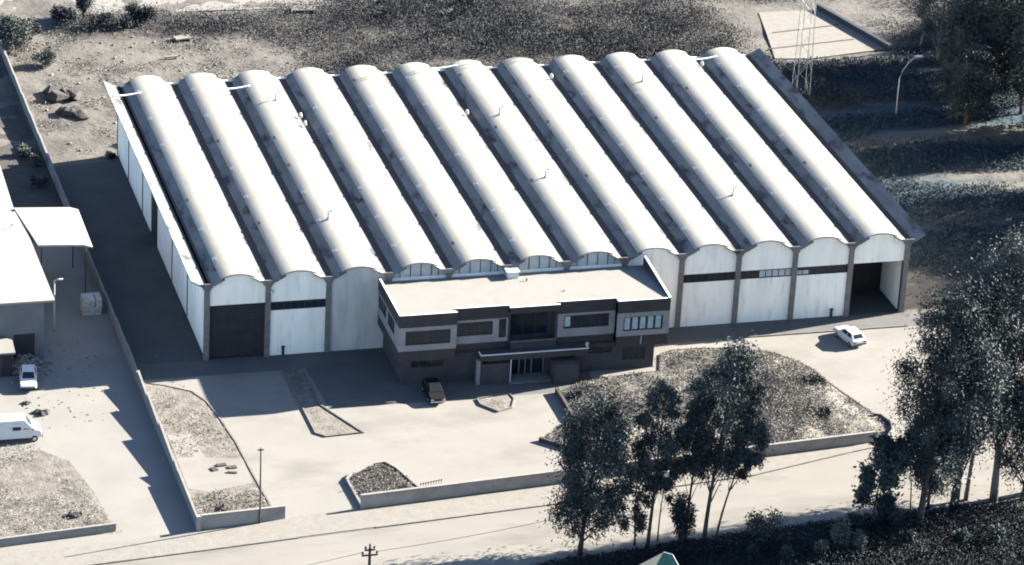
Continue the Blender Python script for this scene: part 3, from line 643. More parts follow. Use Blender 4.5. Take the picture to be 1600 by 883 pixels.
# ------------------------------------------------------------------ foliage
def leaf_mesh(name, parts, mats, seed, parent=None, loc=(0, 0, 0)):
    """parts: list of (centres Nx3, length, width, droop, material index, spread)"""
    rng = np.random.default_rng(seed); V = []; MI = []
    for c, L, W, droop, mi, up in parts:
        n = len(c); d = rng.normal(size=(n, 3)); d[:, 2] = d[:, 2] * .8 - droop + up; d /= np.linalg.norm(d, axis=1)[:, None]
        q = rng.normal(size=(n, 3)); s = np.cross(d, q); s /= np.linalg.norm(s, axis=1)[:, None] + 1e-9
        l = (L * rng.uniform(.6, 1.3, n))[:, None]; w = (W * rng.uniform(.6, 1.3, n))[:, None]
        V.append(np.stack([c, c + d * l * .45 + s * w * .5, c + d * l, c + d * l * .45 - s * w * .5], 1)); MI.append(np.full(n, mi))
    V = np.concatenate(V).reshape(-1, 3) - np.array(loc); MI = np.concatenate(MI); n = len(MI)
    me = bpy.data.meshes.new(name); me.vertices.add(4 * n); me.vertices.foreach_set('co', V.ravel())
    me.loops.add(4 * n); me.loops.foreach_set('vertex_index', np.arange(4 * n)); me.polygons.add(n)
    me.polygons.foreach_set('loop_start', np.arange(n) * 4); me.polygons.foreach_set('loop_total', np.full(n, 4)); me.polygons.foreach_set('material_index', MI)
    for m in mats: me.materials.append(M[m])
    me.update(); o = bpy.data.objects.new(name, me); C.objects.link(o)
    if parent: o.parent = parent
    return o
def ellipsoid(rng, n, c, r):
    d = rng.normal(size=(n, 3)); d /= np.linalg.norm(d, axis=1)[:, None]
    return np.array(c) + d * (rng.random(n) ** .45)[:, None] * np.array(r)
def tree(name, label, x, y, h, r, cb=.3, seed=1, lean=(0, 0), ncl=26, nl=230, tr=.22, mats=('leaf_dark', 'leaf_mid'), bark='bark', L=.34, W=.12, droop=.7, group=None, prof='round', forks=0, extra=()):
    rng = np.random.default_rng(seed); t_ = thing(name, label, 'tree', (x, y, 0), group)
    # trunk: bent, tapered
    N = 9; pts = []; ph = rng.uniform(0, 6.28)
    for i in range(N):
        f = i / (N - 1); pts.append(Vector((x + lean[0] * f ** 1.3 + .25 * math.sin(ph + f * 4) * f, y + lean[1] * f ** 1.3 + .25 * math.cos(ph + f * 3) * f, h * .93 * f - (.3 if i == 0 else 0))))
    b = MB(); b.tube(pts, [tr * (1.25 if i == 0 else 1) * (1 - .82 * i / (N - 1)) for i in range(N)], 8)
    def at(f):
        q = f * (N - 1); i = min(int(q), N - 2); return pts[i].lerp(pts[i + 1], q - i)
    cl = []
    for j in range(ncl):
        f = cb + (1 - cb) * (j + .5) / ncl; s = (f - cb) / (1 - cb)
        if prof == 'round': rr = r * (math.sin(PI * min(1, .12 + s * .86)) ** .6)
        elif prof == 'cone': rr = r * (1.02 - s) ** .8
        else: rr = r * (.35 + .65 * math.sin(PI * (.1 + .8 * s))) * (1.0 if rng.random() < .6 else .55)
        a = j * 2.399 + rng.uniform(-.5, .5); k = rr * rng.uniform(.45, .9)
        c = at(min(.99, f)) + Vector((math.cos(a) * k, math.sin(a) * k, rng.uniform(-.4, .4)))
        size = r * rng.uniform(.17, .37); cl.append((c, size))
        p0 = at(max(.08, f - .16 - .06 * rng.random())); mid = p0.lerp(c, .55) + Vector((0, 0, -.06 * k))
        b.tube([p0, mid, c], [tr * .30 * (1.1 - s * .6), tr * .18, .02], 5, cap=False)
    for c, size in extra: cl.append((Vector(c), size))
    b.build('trunk', bark, t_, smooth=True)
    P = []
    for c, size in cl:
        n = int(2.7 * nl * rng.uniform(.6, 1.4) * (size / (r * .32)) ** 1.5); e = ellipsoid(rng, n, c, (size * rng.uniform(.85, 1.25), size * rng.uniform(.85, 1.25), size * rng.uniform(.9, 1.7))); k1 = int(n * rng.uniform(.0, .45)); ko = int(n * .22); e[-ko:] = np.array(c) + (e[-ko:] - np.array(c)) * 1.9
        base_m = 0 if rng.random() < .6 else 1
        P.append((e[k1:], L, W, droop, base_m, 0)); P.append((e[:k1], L, W, droop, base_m + 1, 0))
    leaf_mesh('crown', P, list(mats) + ['leaf_pale'], seed + 50, t_, (x, y, 0))
    return t_
def bush(name, label, x, y, r, h, seed, mats=('leaf_scrub', 'leaf_mid'), n=500, group=None, z=0.0, L=.32, W=.13, droop=-.2, cat='shrub'):
    rng = np.random.default_rng(seed); t_ = thing(name, label, cat, (x, y, z), group)
    b = MB(); P = []
    for j in range(7):
        a = j * 2.4 + rng.uniform(-.4, .4); k = r * rng.uniform(.1, .75); c = Vector((x + math.cos(a) * k, y + math.sin(a) * k, z + h * rng.uniform(.35, .75)))
        b.tube([(x, y, z - .1), (x + (c.x - x) * .4, y + (c.y - y) * .4, z + h * .25), c], [.06, .04, .015], 5, cap=False)
        P.append((ellipsoid(rng, int(n * 2.0) // 7, c, (r * .5, r * .5, h * .33)), L, W, droop, 0 if rng.random() < .6 else 1, 0))
    b.build('stem', 'bark', t_); leaf_mesh('foliage', P, mats, seed + 9, t_, (x, y, z))
    return t_
S = 'eucalyptus trees lining the street'
tree('tree', 'broad round drooping tree standing alone by the street, before the soil bed', 25.3, -43.6, 15.6, 4.1, .22, 11, (1.5, .2), 44, 250, .24, droop=1.0, group=S, extra=[((23.2, -43.4, 4.0), 1.2), ((27.8, -43.4, 4.4), 1.2), ((24.6, -43.8, 3.0), .9)])
tree('tree', 'tall dense tree directly behind the teal kiosk roof apex', 31.6, -43.5, 17.4, 2.3, .40, 12, (.9, .1), 26, 200, .18, droop=1.0, group=S)
tree('tree', 'tallest tree of the street clump, crown reaching over the grassy bed', 36.8, -43.7, 20.4, 3.2, .40, 13, (1.7, .3), 36, 210, .22, droop=.9, group=S)
tree('tree', 'slender straight tree inside the street clump with thin upright trunk', 35.2, -43.2, 16.0, 1.9, .44, 14, (.7, .2), 20, 190, .15, droop=.9, group=S)
tree('tree', 'leaning thin tree bending away from the clump over the street', 37.8, -43.9, 12.6, 1.7, .58, 15, (3.0, .4), 14, 240, .13, droop=1.0, group=S)
tree('tree', 'small wispy tree with sparse low leaves next to the teal kiosk', 30.6, -42.9, 9.2, 1.6, .22, 16, (-.2, .2), 15, 130, .10, droop=.9, group=S)
tree('tree', 'thin bare-stemmed sapling between the kiosk and the street clump', 32.9, -42.4, 9.8, 1.3, .45, 17, (.3, .1), 10, 130, .08, droop=.9, group=S)
bush('conifer', 'dark dense conical shrub at the foot of the street clump', 34.6, -43.6, 1.3, 5.6, 18, ('leaf_dark', 'leaf_dark'), 1400, group=None, droop=.2)
S2 = 'big trees at the street bend'
def clump_tree(label, *a, **k): k['group'] = S2; k.setdefault('mats', ('leaf_dark', 'leaf_mid')); return tree('tree', label, *a, **k)
clump_tree('tall tree with thick inclined trunk standing at the street bend beside the pine-like sapling', 57.1, -44.2, 24.0, 4.6, .30, 21, (2.2, .5), 52, 270, .32, droop=.8)
clump_tree('massive straight tree with widest trunk of the bend clump', 61.4, -41.8, 25.0, 4.4, .32, 22, (.9, .3), 54, 270, .42, droop=.8, mats=('leaf_mid', 'leaf_mid'))
clump_tree('tallest pale-crowned tree of the bend clump with bare forked limbs', 66.0, -40.2, 28.0, 4.2, .32, 23, (-.5, .3), 50, 260, .36, mats=('leaf_mid', 'leaf_pale'), bark='pale_bark', droop=.7)
clump_tree('dark ivy-wrapped tree at the outer edge of the bend clump', 68.9, -40.5, 17.5, 4.2, .18, 24, (.3, .1), 36, 260, .30, droop=.8)
clump_tree('pale broken-topped tree with white stem above the bend clump', 63.4, -39.8, 23.5, 2.6, .62, 25, (1.4, .2), 14, 170, .20, mats=('leaf_mid', 'leaf_pale'), bark='pale_bark', droop=.6)
clump_tree('huge pale tree topping the clump where it hides the lane', 72.5, -39.0, 28.0, 4.7, .30, 26, (.5, .4), 54, 270, .36, mats=('leaf_mid', 'leaf_pale'), droop=.7)
clump_tree('low leafy tree filling the gap between the two thick trunks', 59.4, -40.6, 11.5, 2.6, .2, 27, (.2, .2), 22, 170, .14, droop=.8)
tree('tree', 'small lopsided pine-like tree alone at the street edge', 52.8, -43.5, 9.6, 1.9, .30, 28, (.7, .1), 18, 190, .11, droop=.2, L=.45, W=.2)
tree('tree', 'thin sapling with a tufted top by the inclined thick trunk', 56.3, -43.9, 9.8, 1.8, .66, 29, (-.9, .1), 10, 240, .09, droop=.3)
bush('shrub', 'low leafy bush at the foot of the lopsided small tree', 51.2, -43.4, .9, 1.5, 31, ('leaf_dark', 'leaf_mid'), 500)
bush('shrub', 'rounded bush right beside the stem of the lopsided small tree', 54.2, -43.6, 1.3, 2.6, 32, ('leaf_dark', 'leaf_mid'), 800)
bush('shrub', 'feathery pale-tipped bush standing in the dark verge beyond the street clump', 41.8, -44.3, 1.9, 3.4, 33, ('leaf_mid', 'leaf_mid'), 700, droop=.4)
for i, (x, y, h, r) in enumerate(((48.2, -47.6, 3.6, .9), (46.0, -48.6, 2.2, .6), (49.8, -48.2, 2.4, .7), (43.0, -48.4, 1.8, .7), (40.0, -47.6, 1.6, .6), (54.5, -48.0, 2.0, .7), (59.5, -48.2, 1.9, .9), (62.8, -48.8, 2.1, .9))):
    bush('shrub', ['pale tall feathery bush among dark verge growth, highest of the lit ones', 'pale small tuft low in the dark verge beside the tall feathery bush', 'pale double tuft under the lopsided small tree', 'short pale bush low in the verge under the feathery bush', 'dim low tuft in the verge next to the street clump', 'dim bush in the verge below the inclined thick trunk', 'dim spreading bush below the massive straight trunk', 'sunlit dry bush in the verge under the outer trees'][i], x, y, r, h, 40 + i, ('leaf_pale', 'leaf_mid') if i in (0, 1, 2, 3, 7) else ('leaf_mid', 'leaf_dark'), 420, droop=-.3)

# dark verge growth beyond the street
rng = np.random.default_rng(99)
n = 180000; px = rng.uniform(16, 86, n); py = rng.uniform(-60, -41.5, n)
edge = np.where(px < 34, -44.8 + (px - 20) * .13, np.where(px < 42, -42.9 + (px - 34) * .04, np.where(px < 54, -42.6 + (px - 42) * .13, -41.0 + (px - 54) * .14))) + fbm(px, py, 5, 5) * 1.6 - .8
k = (py < edge) & (rng.random(n) < np.clip((px - 15) / 10, 0, 1)); px, py = px[k], py[k]
hh = .25 + 1.6 * np.clip((edge[k] - py) / 3, 0, 1) * fbm(px, py, 4, 8)
c = np.stack([px, py, rng.random(len(px)) * hh], -1)
struct(leaf_mesh('verge_undergrowth', [(c[:len(c) * 15 // 16], .25, .10, .0, 0, .4), (c[len(c) * 15 // 16:], .27, .09, .0, 1, .5)], ['leaf_verge', 'leaf_mid'], 100), 'stuff')['label'] = 'dark undergrowth along the far side of the street'

# scrub behind the shed
n = 760000; px = rng.uniform(-8, 122, n); py = rng.uniform(53.5, 99, n)
k = rng.random(n) < scrub_density(px, py) * .8; px, py = px[k], py[k]
hh = .2 + 1.9 * fbm(px, py, 3.5, 15) ** 1.3 * 1.3
c = np.stack([px, py, ground_height(px, py) + rng.random(len(px)) * hh], -1); tip = (c[:, 2] > ground_height(px, py) + hh * .5) & (rng.random(len(c)) < .75 * np.clip(fbm(px, py * 1.5, 6, 44) * 5 - 2.25, .05, 1.0))
struct(leaf_mesh('scrub', [(c[~tip], .26, .10, 0, 0, .9), (c[tip], .32, .075, 0, 1, 1.5)], ['leaf_scrub', 'scrub_tip'], 101), 'stuff')['label'] = 'dark rough scrub behind the shed'
# rough grass in the big bed, the dry beds and the soil lots
def in_poly(px, py, P):
    r = np.zeros(len(px), bool); j = len(P) - 1
    for i in range(len(P)):
        xi, yi = P[i]; xj, yj = P[j]
        cnd = ((yi > py) != (yj > py)) & (px < (xj - xi) * (py - yi) / (yj - yi + 1e-9) + xi); r ^= cnd; j = i
    return r
n = 150000; px = rng.uniform(27, 62, n); py = rng.uniform(-30, -5, n); dn = fbm(px, py, 4.5, 61)
k = in_poly(px, py, big) & (rng.random(n) < np.clip((dn - .25) * 2.5, .15, 1)); px, py, dn = px[k], py[k], dn[k]
dk = (fbm(px, py, 5.0, 71) + rng.normal(size=len(px)) * .05) > .58
c = np.stack([px, py, bed_height(px, py) + rng.random(len(px)) * (.08 + .3 * dn)], -1)
struct(leaf_mesh('rough_grass', [(c[~dk], .19, .075, 0, 0, .8), (c[dk], .20, .085, 0, 1, .6)], ['straw', 'weed_mid'], 102), 'stuff')['label'] = 'rough dry grass covering the large bed'
pb = [(-6.6, -33.0), (-6.7, -4.6), (-2.7, -6.9), (-1.3, -12.0), (-.7, -17.5), (0, -30.3), (.4, -32.6)]
n = 9000; px = rng.uniform(-7, 1, n); py = rng.uniform(-33, -4, n); k = in_poly(px, py, pb) & (((py > -20) & (fbm(px, py, 3, 81) > .5) & (rng.random(n) < .4)) | (py < -27.5 - .4 * np.sin(px * 2)))
px, py = px[k], py[k]; k2 = rng.random(len(px)) < .55; c = np.stack([px, py, .05 + rng.random(len(px)) * .3], -1)
n = 5200; qx = rng.uniform(8, 14.2, n); qy = rng.uniform(-32, -24, n); kk = in_poly(qx, qy, [(8.3, -31.8), (8.2, -26.8), (11, -24.6), (12.2, -24.4), (12.9, -25.6), (13.9, -29.4), (13.6, -31.2)]) & (rng.random(n) < .7); q = np.stack([qx[kk], qy[kk], .18 + rng.random(kk.sum()) * .28], -1)
n = 20000; wx = rng.uniform(-26, -13.5, n); wy = rng.uniform(-33, -15, n); kk = (fbm(wx, wy, 4, 91) > .42 + .03 * np.clip(wx + 17, 0, 9)) & (rng.random(n) < .35) & (wx < -13.6 - .28 * (wy + 33)) ; w_ = np.stack([wx[kk], wy[kk], .0 + rng.random(kk.sum()) * .25], -1)
struct(leaf_mesh('weeds', [(c[k2], .24, .08, 0, 0, .7), (c[~k2], .24, .09, 0, 1, .5), (q[::3], .26, .11, 0, 1, .4), (q[1::9], .26, .09, 0, 0, .4), (w_, .18, .07, 0, 0, .6)], ['straw', 'weed_mid'], 103), 'stuff')['label'] = 'sparse dry weeds on the soil beds and the lot'
# light weeds on the sandy ground behind the shed
n = 60000; px = rng.uniform(-9, 30, n); py = rng.uniform(52.5, 94, n); k = (fbm(px, py, 3.2, 141) > .55) & (rng.random(n) < .5) ; px, py = px[k], py[k]; k2 = rng.random(len(px)) < .45
c = np.stack([px, py, ground_height(px, py) + rng.random(len(px)) * .3], -1)
struct(leaf_mesh('dry_grass', [(c[k2], .26, .09, 0, 0, .6), (c[~k2], .24, .09, 0, 1, .6)], ['straw', 'weed_mid'], 104), 'stuff')['label'] = 'tufts of dry grass on the sandy ground'
# grass and low growth in the shaded ground beyond the shed
n = 230000; px = rng.uniform(73, 116, n); py = rng.uniform(-4, 72, n); k = (fbm(px * .5, py * 2.2, 9, 151) + rng.normal(size=n) * .04 > .45) & (rng.random(n) < .7) & ~((px > 82) & (px < 98) & (py > 69)); px, py = px[k], py[k]; k2 = rng.random(len(px)) < .05
c = np.stack([px, py, -.05 + rng.random(len(px)) * .45], -1)
struct(leaf_mesh('meadow_grass', [(c[~k2], .34, .13, 0, 0, .5), (c[k2], .34, .11, 0, 1, .7)], ['leaf_meadow', 'scrub_tip'], 105), 'stuff')['label'] = 'dark grass in the shade beyond the shed'

# single bushes
for i, (x, y, r, h, lb, mt) in enumerate((
    (-7.6, 83.5, 2.6, 4.4, 'tall grey-green bush at the far end of the boundary wall', ('leaf_mid', 'leaf_pale')),
    (-5.2, 87.0, 2.2, 3.2, 'dark bush behind the tall grey-green bush', ('leaf_scrub', 'leaf_mid')),
    (-4.0, 79.5, 1.5, 1.6, 'low pale bush on the sand near the wall end', ('leaf_pale', 'leaf_mid')),
    (.2, 92.0, 1.9, 2.6, 'dark bush at the start of the hedge by the far road', ('leaf_scrub', 'leaf_dark')),
    (2.8, 94.3, 1.2, 4.6, 'upright dark young tree rising over the hedge', ('leaf_mid', 'leaf_dark')),
    (4.6, 90.8, 1.7, 1.9, 'squat dark bush in the middle of the hedge', ('leaf_scrub', 'leaf_dark')),
    (7.2, 90.0, 1.0, 1.2, 'little round bush in front of the hedge', ('leaf_scrub', 'leaf_dark')),
    (9.2, 91.6, 1.9, 2.2, 'wide dark bush at the end of the hedge', ('leaf_scrub', 'leaf_dark')),
    (1.9, 54.5, .8, .7, 'small dark tuft right behind the first vault', ('leaf_scrub', 'straw')),
    (5.0, 56.3, 1.2, .9, 'dark low bush behind the valley after the first vault', ('leaf_scrub', 'straw')),
    (-.9, 51.3, .6, .5, 'small weed clump at the rear corner of the alley', ('leaf_scrub', 'straw')),
    (-10.0, 53.2, .9, 1.3, 'pale bush in the shadow of the boundary wall, higher of two', ('leaf_pale', 'leaf_pale')),
    (-9.2, 50.3, .7, 1.2, 'narrow pale bush hugging the shaded boundary wall', ('leaf_pale', 'leaf_pale')),
    (-9.8, 44.4, .9, 1.1, 'pale bush near the tall canopy in the wall shadow', ('leaf_pale', 'leaf_mid')),
    (49.3, -11.8, 1.5, 1.6, 'dark bush in the grassy bed beyond the tallest street tree', ('leaf_scrub', 'leaf_dark')),
    (46.8, -13.8, 1.2, 1.0, 'low dark bush in the grassy bed facing the office corner', ('leaf_scrub', 'leaf_dark')),
    (57.2, -14.6, 1.2, .8, 'dark tuft at the outer curve of the grassy bed', ('leaf_scrub', 'straw')),
    (33.2, -13.9, .9, .6, 'round dark tuft at the yard corner of the grassy bed', ('leaf_scrub', 'leaf_dark')),
    (55.5, -21.5, 1.4, .8, 'spreading dark tuft near the tip of the grassy bed', ('leaf_scrub', 'straw')))):
    bush('shrub', lb, x, y, r, h, 200 + i, mt, int(350 + 260 * r * h), z=float(ground_height(x, y)) if y > 50 else .0)
# trees beyond the shed
S3 = 'trees of the wood beyond the shed'
for i, (x, y, h, r, lb) in enumerate((
    (101.8, 66.5, 17.5, 3.4, 'pale-stemmed tree at the open edge of the wood beside the court'),
    (104.6, 61.8, 18.5, 3.8, 'dark tree second in from the open edge of the wood'),
    (103.2, 54.6, 17.0, 3.8, 'dark tree of the wood behind the curved street lamp'),
    (106.8, 57.4, 19.5, 4.0, 'tall tree in the middle of the wood'),
    (105.6, 49.6, 15.0, 3.4, 'lower tree at the shaded corner of the wood'),
    (111.2, 66.8, 18.0, 4.0, 'broad tree deep in the wood, further back from the court'),
    (113.6, 59.8, 18.0, 4.2, 'dense dark tree deep in the wood'),
    (117.0, 67.5, 15.0, 4.2, 'outermost dense tree of the wood'),
    (97.8, 47.2, 9.5, 2.8, 'low dense tree at the wood edge, one closest to the street lamp'),
    (99.4, 52.2, 10.5, 3.0, 'low dense tree at the wood edge directly behind the street lamp'),
    (100.6, 57.6, 11.0, 3.0, 'low dense tree at the wood edge further up from the street lamp'),
    (108.6, 52.6, 14.5, 3.8, 'round dark tree at the back of the wood corner'),
    (116.5, 74.0, 9.0, 3.6, 'short bushy tree at the far border of the wood'),
    (121.0, 78.0, 9.5, 3.6, 'short dark tree at the far border next to the bushy one'))):
    tree('tree', lb, x, y, h, r, .22, 300 + i, (.4, .2), 30, 210, .2, mats=('leaf_dark', 'leaf_mid'), bark='pale_bark' if i in (0, 1) else 'bark', droop=.6, group=S3)
proto = None
LANE = ('closest to the wood', 'third from the wood', 'midway along the lane', 'slim one midway', 'shorter one midway', 'closest to the street', 'set back midway', 'set back by the wood', 'thick one by the wood', 'set back by the street')
for i, (x, y, h) in enumerate(((104.5, 39.5, 15.5), (106.8, 27.0, 17.0), (100.6, 23.5, 14.5), (103.0, 16.5, 16.0), (98.0, 13.5, 13.5), (99.0, 7.0, 14.0), (111.0, 20.5, 19.0), (111.0, 43.5, 18.5), (107.5, 45.0, 17.0), (104.0, 10.5, 15.5))):
    lb = 'tall lane tree casting long shade beside the shed, %s' % LANE[i]
    if proto is None:
        proto = tree('tree', lb, x, y, 15.0, 3.6, .14, 330, (.3, .2), 34, 210, .2, group='trees shading the lane'); ph_ = 15.0
    else: copy_thing(proto, (x, y, 0), lb, 'trees shading the lane', i * 1.3, h / ph_)

# ------------------------------------------------------------------ neighbour lot
nb = thing('neighbour_building', 'low pale-roofed building beyond the boundary wall with shaded front', 'building', (-25, 25, 0))
b = MB(); b.box(-40, -15.3, 3.1, 37.2, 0, 5.95); b.build('wall', 'dim_wall', nb)
b = MB(); b.prism([(-40.4, 2.7), (-14.3, 2.7), (-14.8, 23.6), (-40.4, 23.6)], 5.98, lambda x, y: 6.2 + .012 * (y - 3)); b.build('roof', 'pale_roof', nb, fix=True)
b = MB(); b.prism([(-40.4, 23.65), (-15.2, 23.65), (-14.95, 38), (-40.4, 38)], 5.98, lambda x, y: 6.34 - .015 * (y - 23.6)); b.build('roof', 'pale_roof', nb, fix=True)
b = MB(); b.tube([(-16.2, 19.6, 6.3), (-16.2, 19.6, 6.75), (-15.9, 19.6, 6.85)], .07, 6); b.build('vent_pipe', 'galv', nb)
b = MB(); b.box(-18.2, -16.2, 3.03, 3.097, .0, 2.6); b.build('door', 'dark_door', nb)
cn = thing('canopy_shelter', 'tall pale canopy slab on posts reaching over to the boundary wall', 'canopy', (-12, 19, 0))
b = MB(); b.prism([(-15.2, 24.5), (-9.6, 23.8), (-9.6, 14.4), (-14.1, 15.0)], 6.30, 6.50); b.build('roof_slab', 'pale_roof', cn, fix=True)
b = MB(); b.prism([(-9.596, 23.8), (-8.8, 23.6), (-8.8, 14.2), (-9.596, 14.4)], lambda x, y: 6.25 - (x + 9.6) * .12, lambda x, y: 6.49 - (x + 9.6) * .25); b.build('roof_edge', 'pale_roof', cn, fix=True)
for x, y in ((-9.4, 15.0), (-9.4, 23.2), (-13.7, 15.6), (-14.1, 23.6)):
    b = MB(); b.tube([(x, y, 0), (x, y, 6.3)], .06, 8); b.build('post', 'dark_metal', cn)
lp = thing('lamp_post', 'thin pale lamp post at the corner of the low pale-roofed building', 'lamp post', (-13.55, 9, 0))
b = MB(); b.tube([(-13.4, 9.0, 0), (-13.4, 9.0, 5.3)], [.10, .07], 8); b.build('pole', 'galv', lp)
b = MB(); b.tube([(-13.4, 9.0, 5.25), (-13.1, 9.0, 5.4), (-12.85, 9.0, 5.42)], .07, 6); b.box(-12.95, -12.55, 8.88, 9.12, 5.33, 5.46); b.build('lamp_head', 'galv', lp)
hu = thing('hut', 'small flat-roofed hut with a dark front beside the rubble', 'hut', (-22, 2.4, 0))
b = MB(); b.box(-26, -18.9, -.6, 2.4, 0, 2.4); b.build('wall', 'dark_door', hu)
b = MB(); b.prism([(-26.3, -.8), (-18.6, -.8), (-18.5, 2.0), (-19.1, 2.6), (-26.3, 2.6)], 2.4, 2.58); b.build('roof', 'roof_flat', hu, fix=True)
b = MB(); b.box(-21, -19.8, -.66, -.603, 0, 2.0); b.build('door', 'dark_metal', hu)
bk = thing('block_stack', 'rough cube of stacked grey concrete blocks against the boundary wall', 'block stack', (-9.2, 12.6, 0))
rr = random.Random(4)
for j in range(4):
    b = MB()
    for i in range(3): 
        dx = rr.uniform(-.05, .05); b.box(-10.15 + i * .63 + dx, -10.15 + i * .63 + .60 + dx, 11.7 + rr.uniform(-.06, .06), 13.4, j * .43, j * .43 + .41)
    b.build('block_course', 'block', bk, bevel=.03)
# rubble, debris
rng2 = np.random.default_rng(55)
def stone(mb, x, y, z, s):
    d = rng2.normal(size=(14, 3)); d /= np.linalg.norm(d, axis=1)[:, None]
    bm_ = bmesh.new()
    for v in d: bm_.verts.new((x + v[0] * s * rng2.uniform(.7, 1.2), y + v[1] * s * rng2.uniform(.7, 1.2), z + v[2] * s * .6 * rng2.uniform(.7, 1.1)))
    rs = bmesh.ops.convex_hull(bm_, input=bm_.verts); bm_.verts.ensure_lookup_table(); bm_.verts.index_update()
    vs_ = [v.co.copy() for v in bm_.verts]; fs_ = [tuple(v.index for v in f.verts) for f in bm_.faces]; bm_.free(); mb.add(vs_, fs_)
rb = MB()
for i in range(170):
    x = -17.2 + rng2.normal() * 1.0; y = min(2.7, .8 + rng2.normal() * 1.4); s = rng2.uniform(.08, .32); stone(rb, x, y, s * .3 + max(0, .5 - .25 * abs(x + 17.2)), s)
struct(rb.build('rubble', 'rubble', fix=True), 'stuff')['label'] = 'heap of pale rubble beside the hut'
rb = MB()
for i in range(110):
    x = rng2.uniform(-19, -9); y = rng2.uniform(-12, 6); s = rng2.uniform(.04, .13); stone(rb, x, y, s * .3, s)
for i in range(60):
    x = rng2.uniform(-6.5, 7); y = rng2.uniform(-12, 30) if rng2.random() < .5 else rng2.uniform(-12, -1); x = min(x, -.6) if y > 0 else x; s = rng2.uniform(.04, .10); stone(rb, x, y, s * .3, s)
for i in range(260):
    x = rng2.uniform(-8, 28); y = rng2.uniform(53, 93); s = rng2.uniform(.08, .25); stone(rb, x, y, float(ground_height(x, y)) + s * .3, s)
struct(rb.build('gravel_litter', 'rubble', fix=True), 'stuff')['label'] = 'loose stones scattered over the open ground'
def lump(name, label, cat, x, y, s, m, z=0, flat=.6, n=5):
    mb = MB()
    for i in range(n): stone(mb, x + rng2.normal() * s * .4, y + rng2.normal() * s * .4, z + s * .25, s * rng2.uniform(.6, 1))
    return tag(mb.build(name, m, fix=True), label, cat)
lump('scrap_heap', 'dark three-cornered scrap heap on the bright lot above the van', 'scrap', -17.3, -8.8, .55, 'dark_soil')
lump('scrap_heap', 'thin dark scrap strip on the bright lot behind the van', 'scrap', -18.2, -6.5, .4, 'dark_soil')
lump('earth_mound', 'dark square earth mound on the sand, further one', 'mound', -3.1, 69.5, 1.5, 'dark_soil', float(ground_height(-3.1, 69.5)), n=8)
lump('earth_mound', 'dark earth mound on the sand, closer to the alley', 'mound', -3.2, 64.2, 1.2, 'dark_soil', float(ground_height(-3.2, 64.2)), n=8)
lump('earth_clod', 'dark clod lying at the street corner of the dry bed', 'clod', -3.8, -30.4, .6, 'dark_soil', .05)
lump('earth_clod', 'dark clod lying on the lot close to the low front wall', 'clod', -17.2, -29.2, .55, 'dark_soil', 0)
for x, y, l, w, a, lb in ((13.2, 85.2, 2.0, 1.2, .2, 'pale board lying on the sand below the hedge, tilted one'), (10.8, 79.6, 1.7, .35, .1, 'thin plank lying on the sand near the tilted pale board'), (29.5, 93.2, 3.2, 1.6, .0, 'pale low platform of planks at the edge of the far road'), (46.8, 90.4, 2.0, .9, .5, 'pale slab lying in the scrub behind the shed')):
    mb = MB(); zz = float(ground_height(x, y)); aa = (math.cos(a), math.sin(a)); nn = (-aa[1], aa[0])
    for j in range(4): mb.obox((x + nn[0] * (j - 1.5) * w / 4, y + nn[1] * (j - 1.5) * w / 4), aa, l * (1 - .06 * (j % 2)), w / 4 * .92, zz + .25, zz + .38)
    for sx in (-1, 1): mb.obox((x + aa[0] * sx * l * .35, y + aa[1] * sx * l * .35), nn, w, .1, zz - .1, zz + .25)
    tag(mb.build('board', 'cream', fix=True), lb, 'board')
sheet('rear_soil', [(-40, 45), (-40, 84), (-9.4, 84), (-8.05, 45), (-7.9, 31), (-14, 31), (-14, 45)], .0, 'dark_soil')
sheet('lot_soil', [(-34, -34.3), (-34, -16.5), (-22, -17.3), (-18.6, -16.1), (-16.2, -18.8), (-14.9, -25.3), (-14.3, -32.2), (-20, -33.0)], .02, 'soil')
lw = MB(); strip([(-30, -34.3), (-20.6, -33.25), (-14.2, -32.6)], .25, 0, .8, lw); tag(lw.build('lot_wall', 'coping', fix=True), 'low rough wall along the street edge of the bare lot', 'wall')

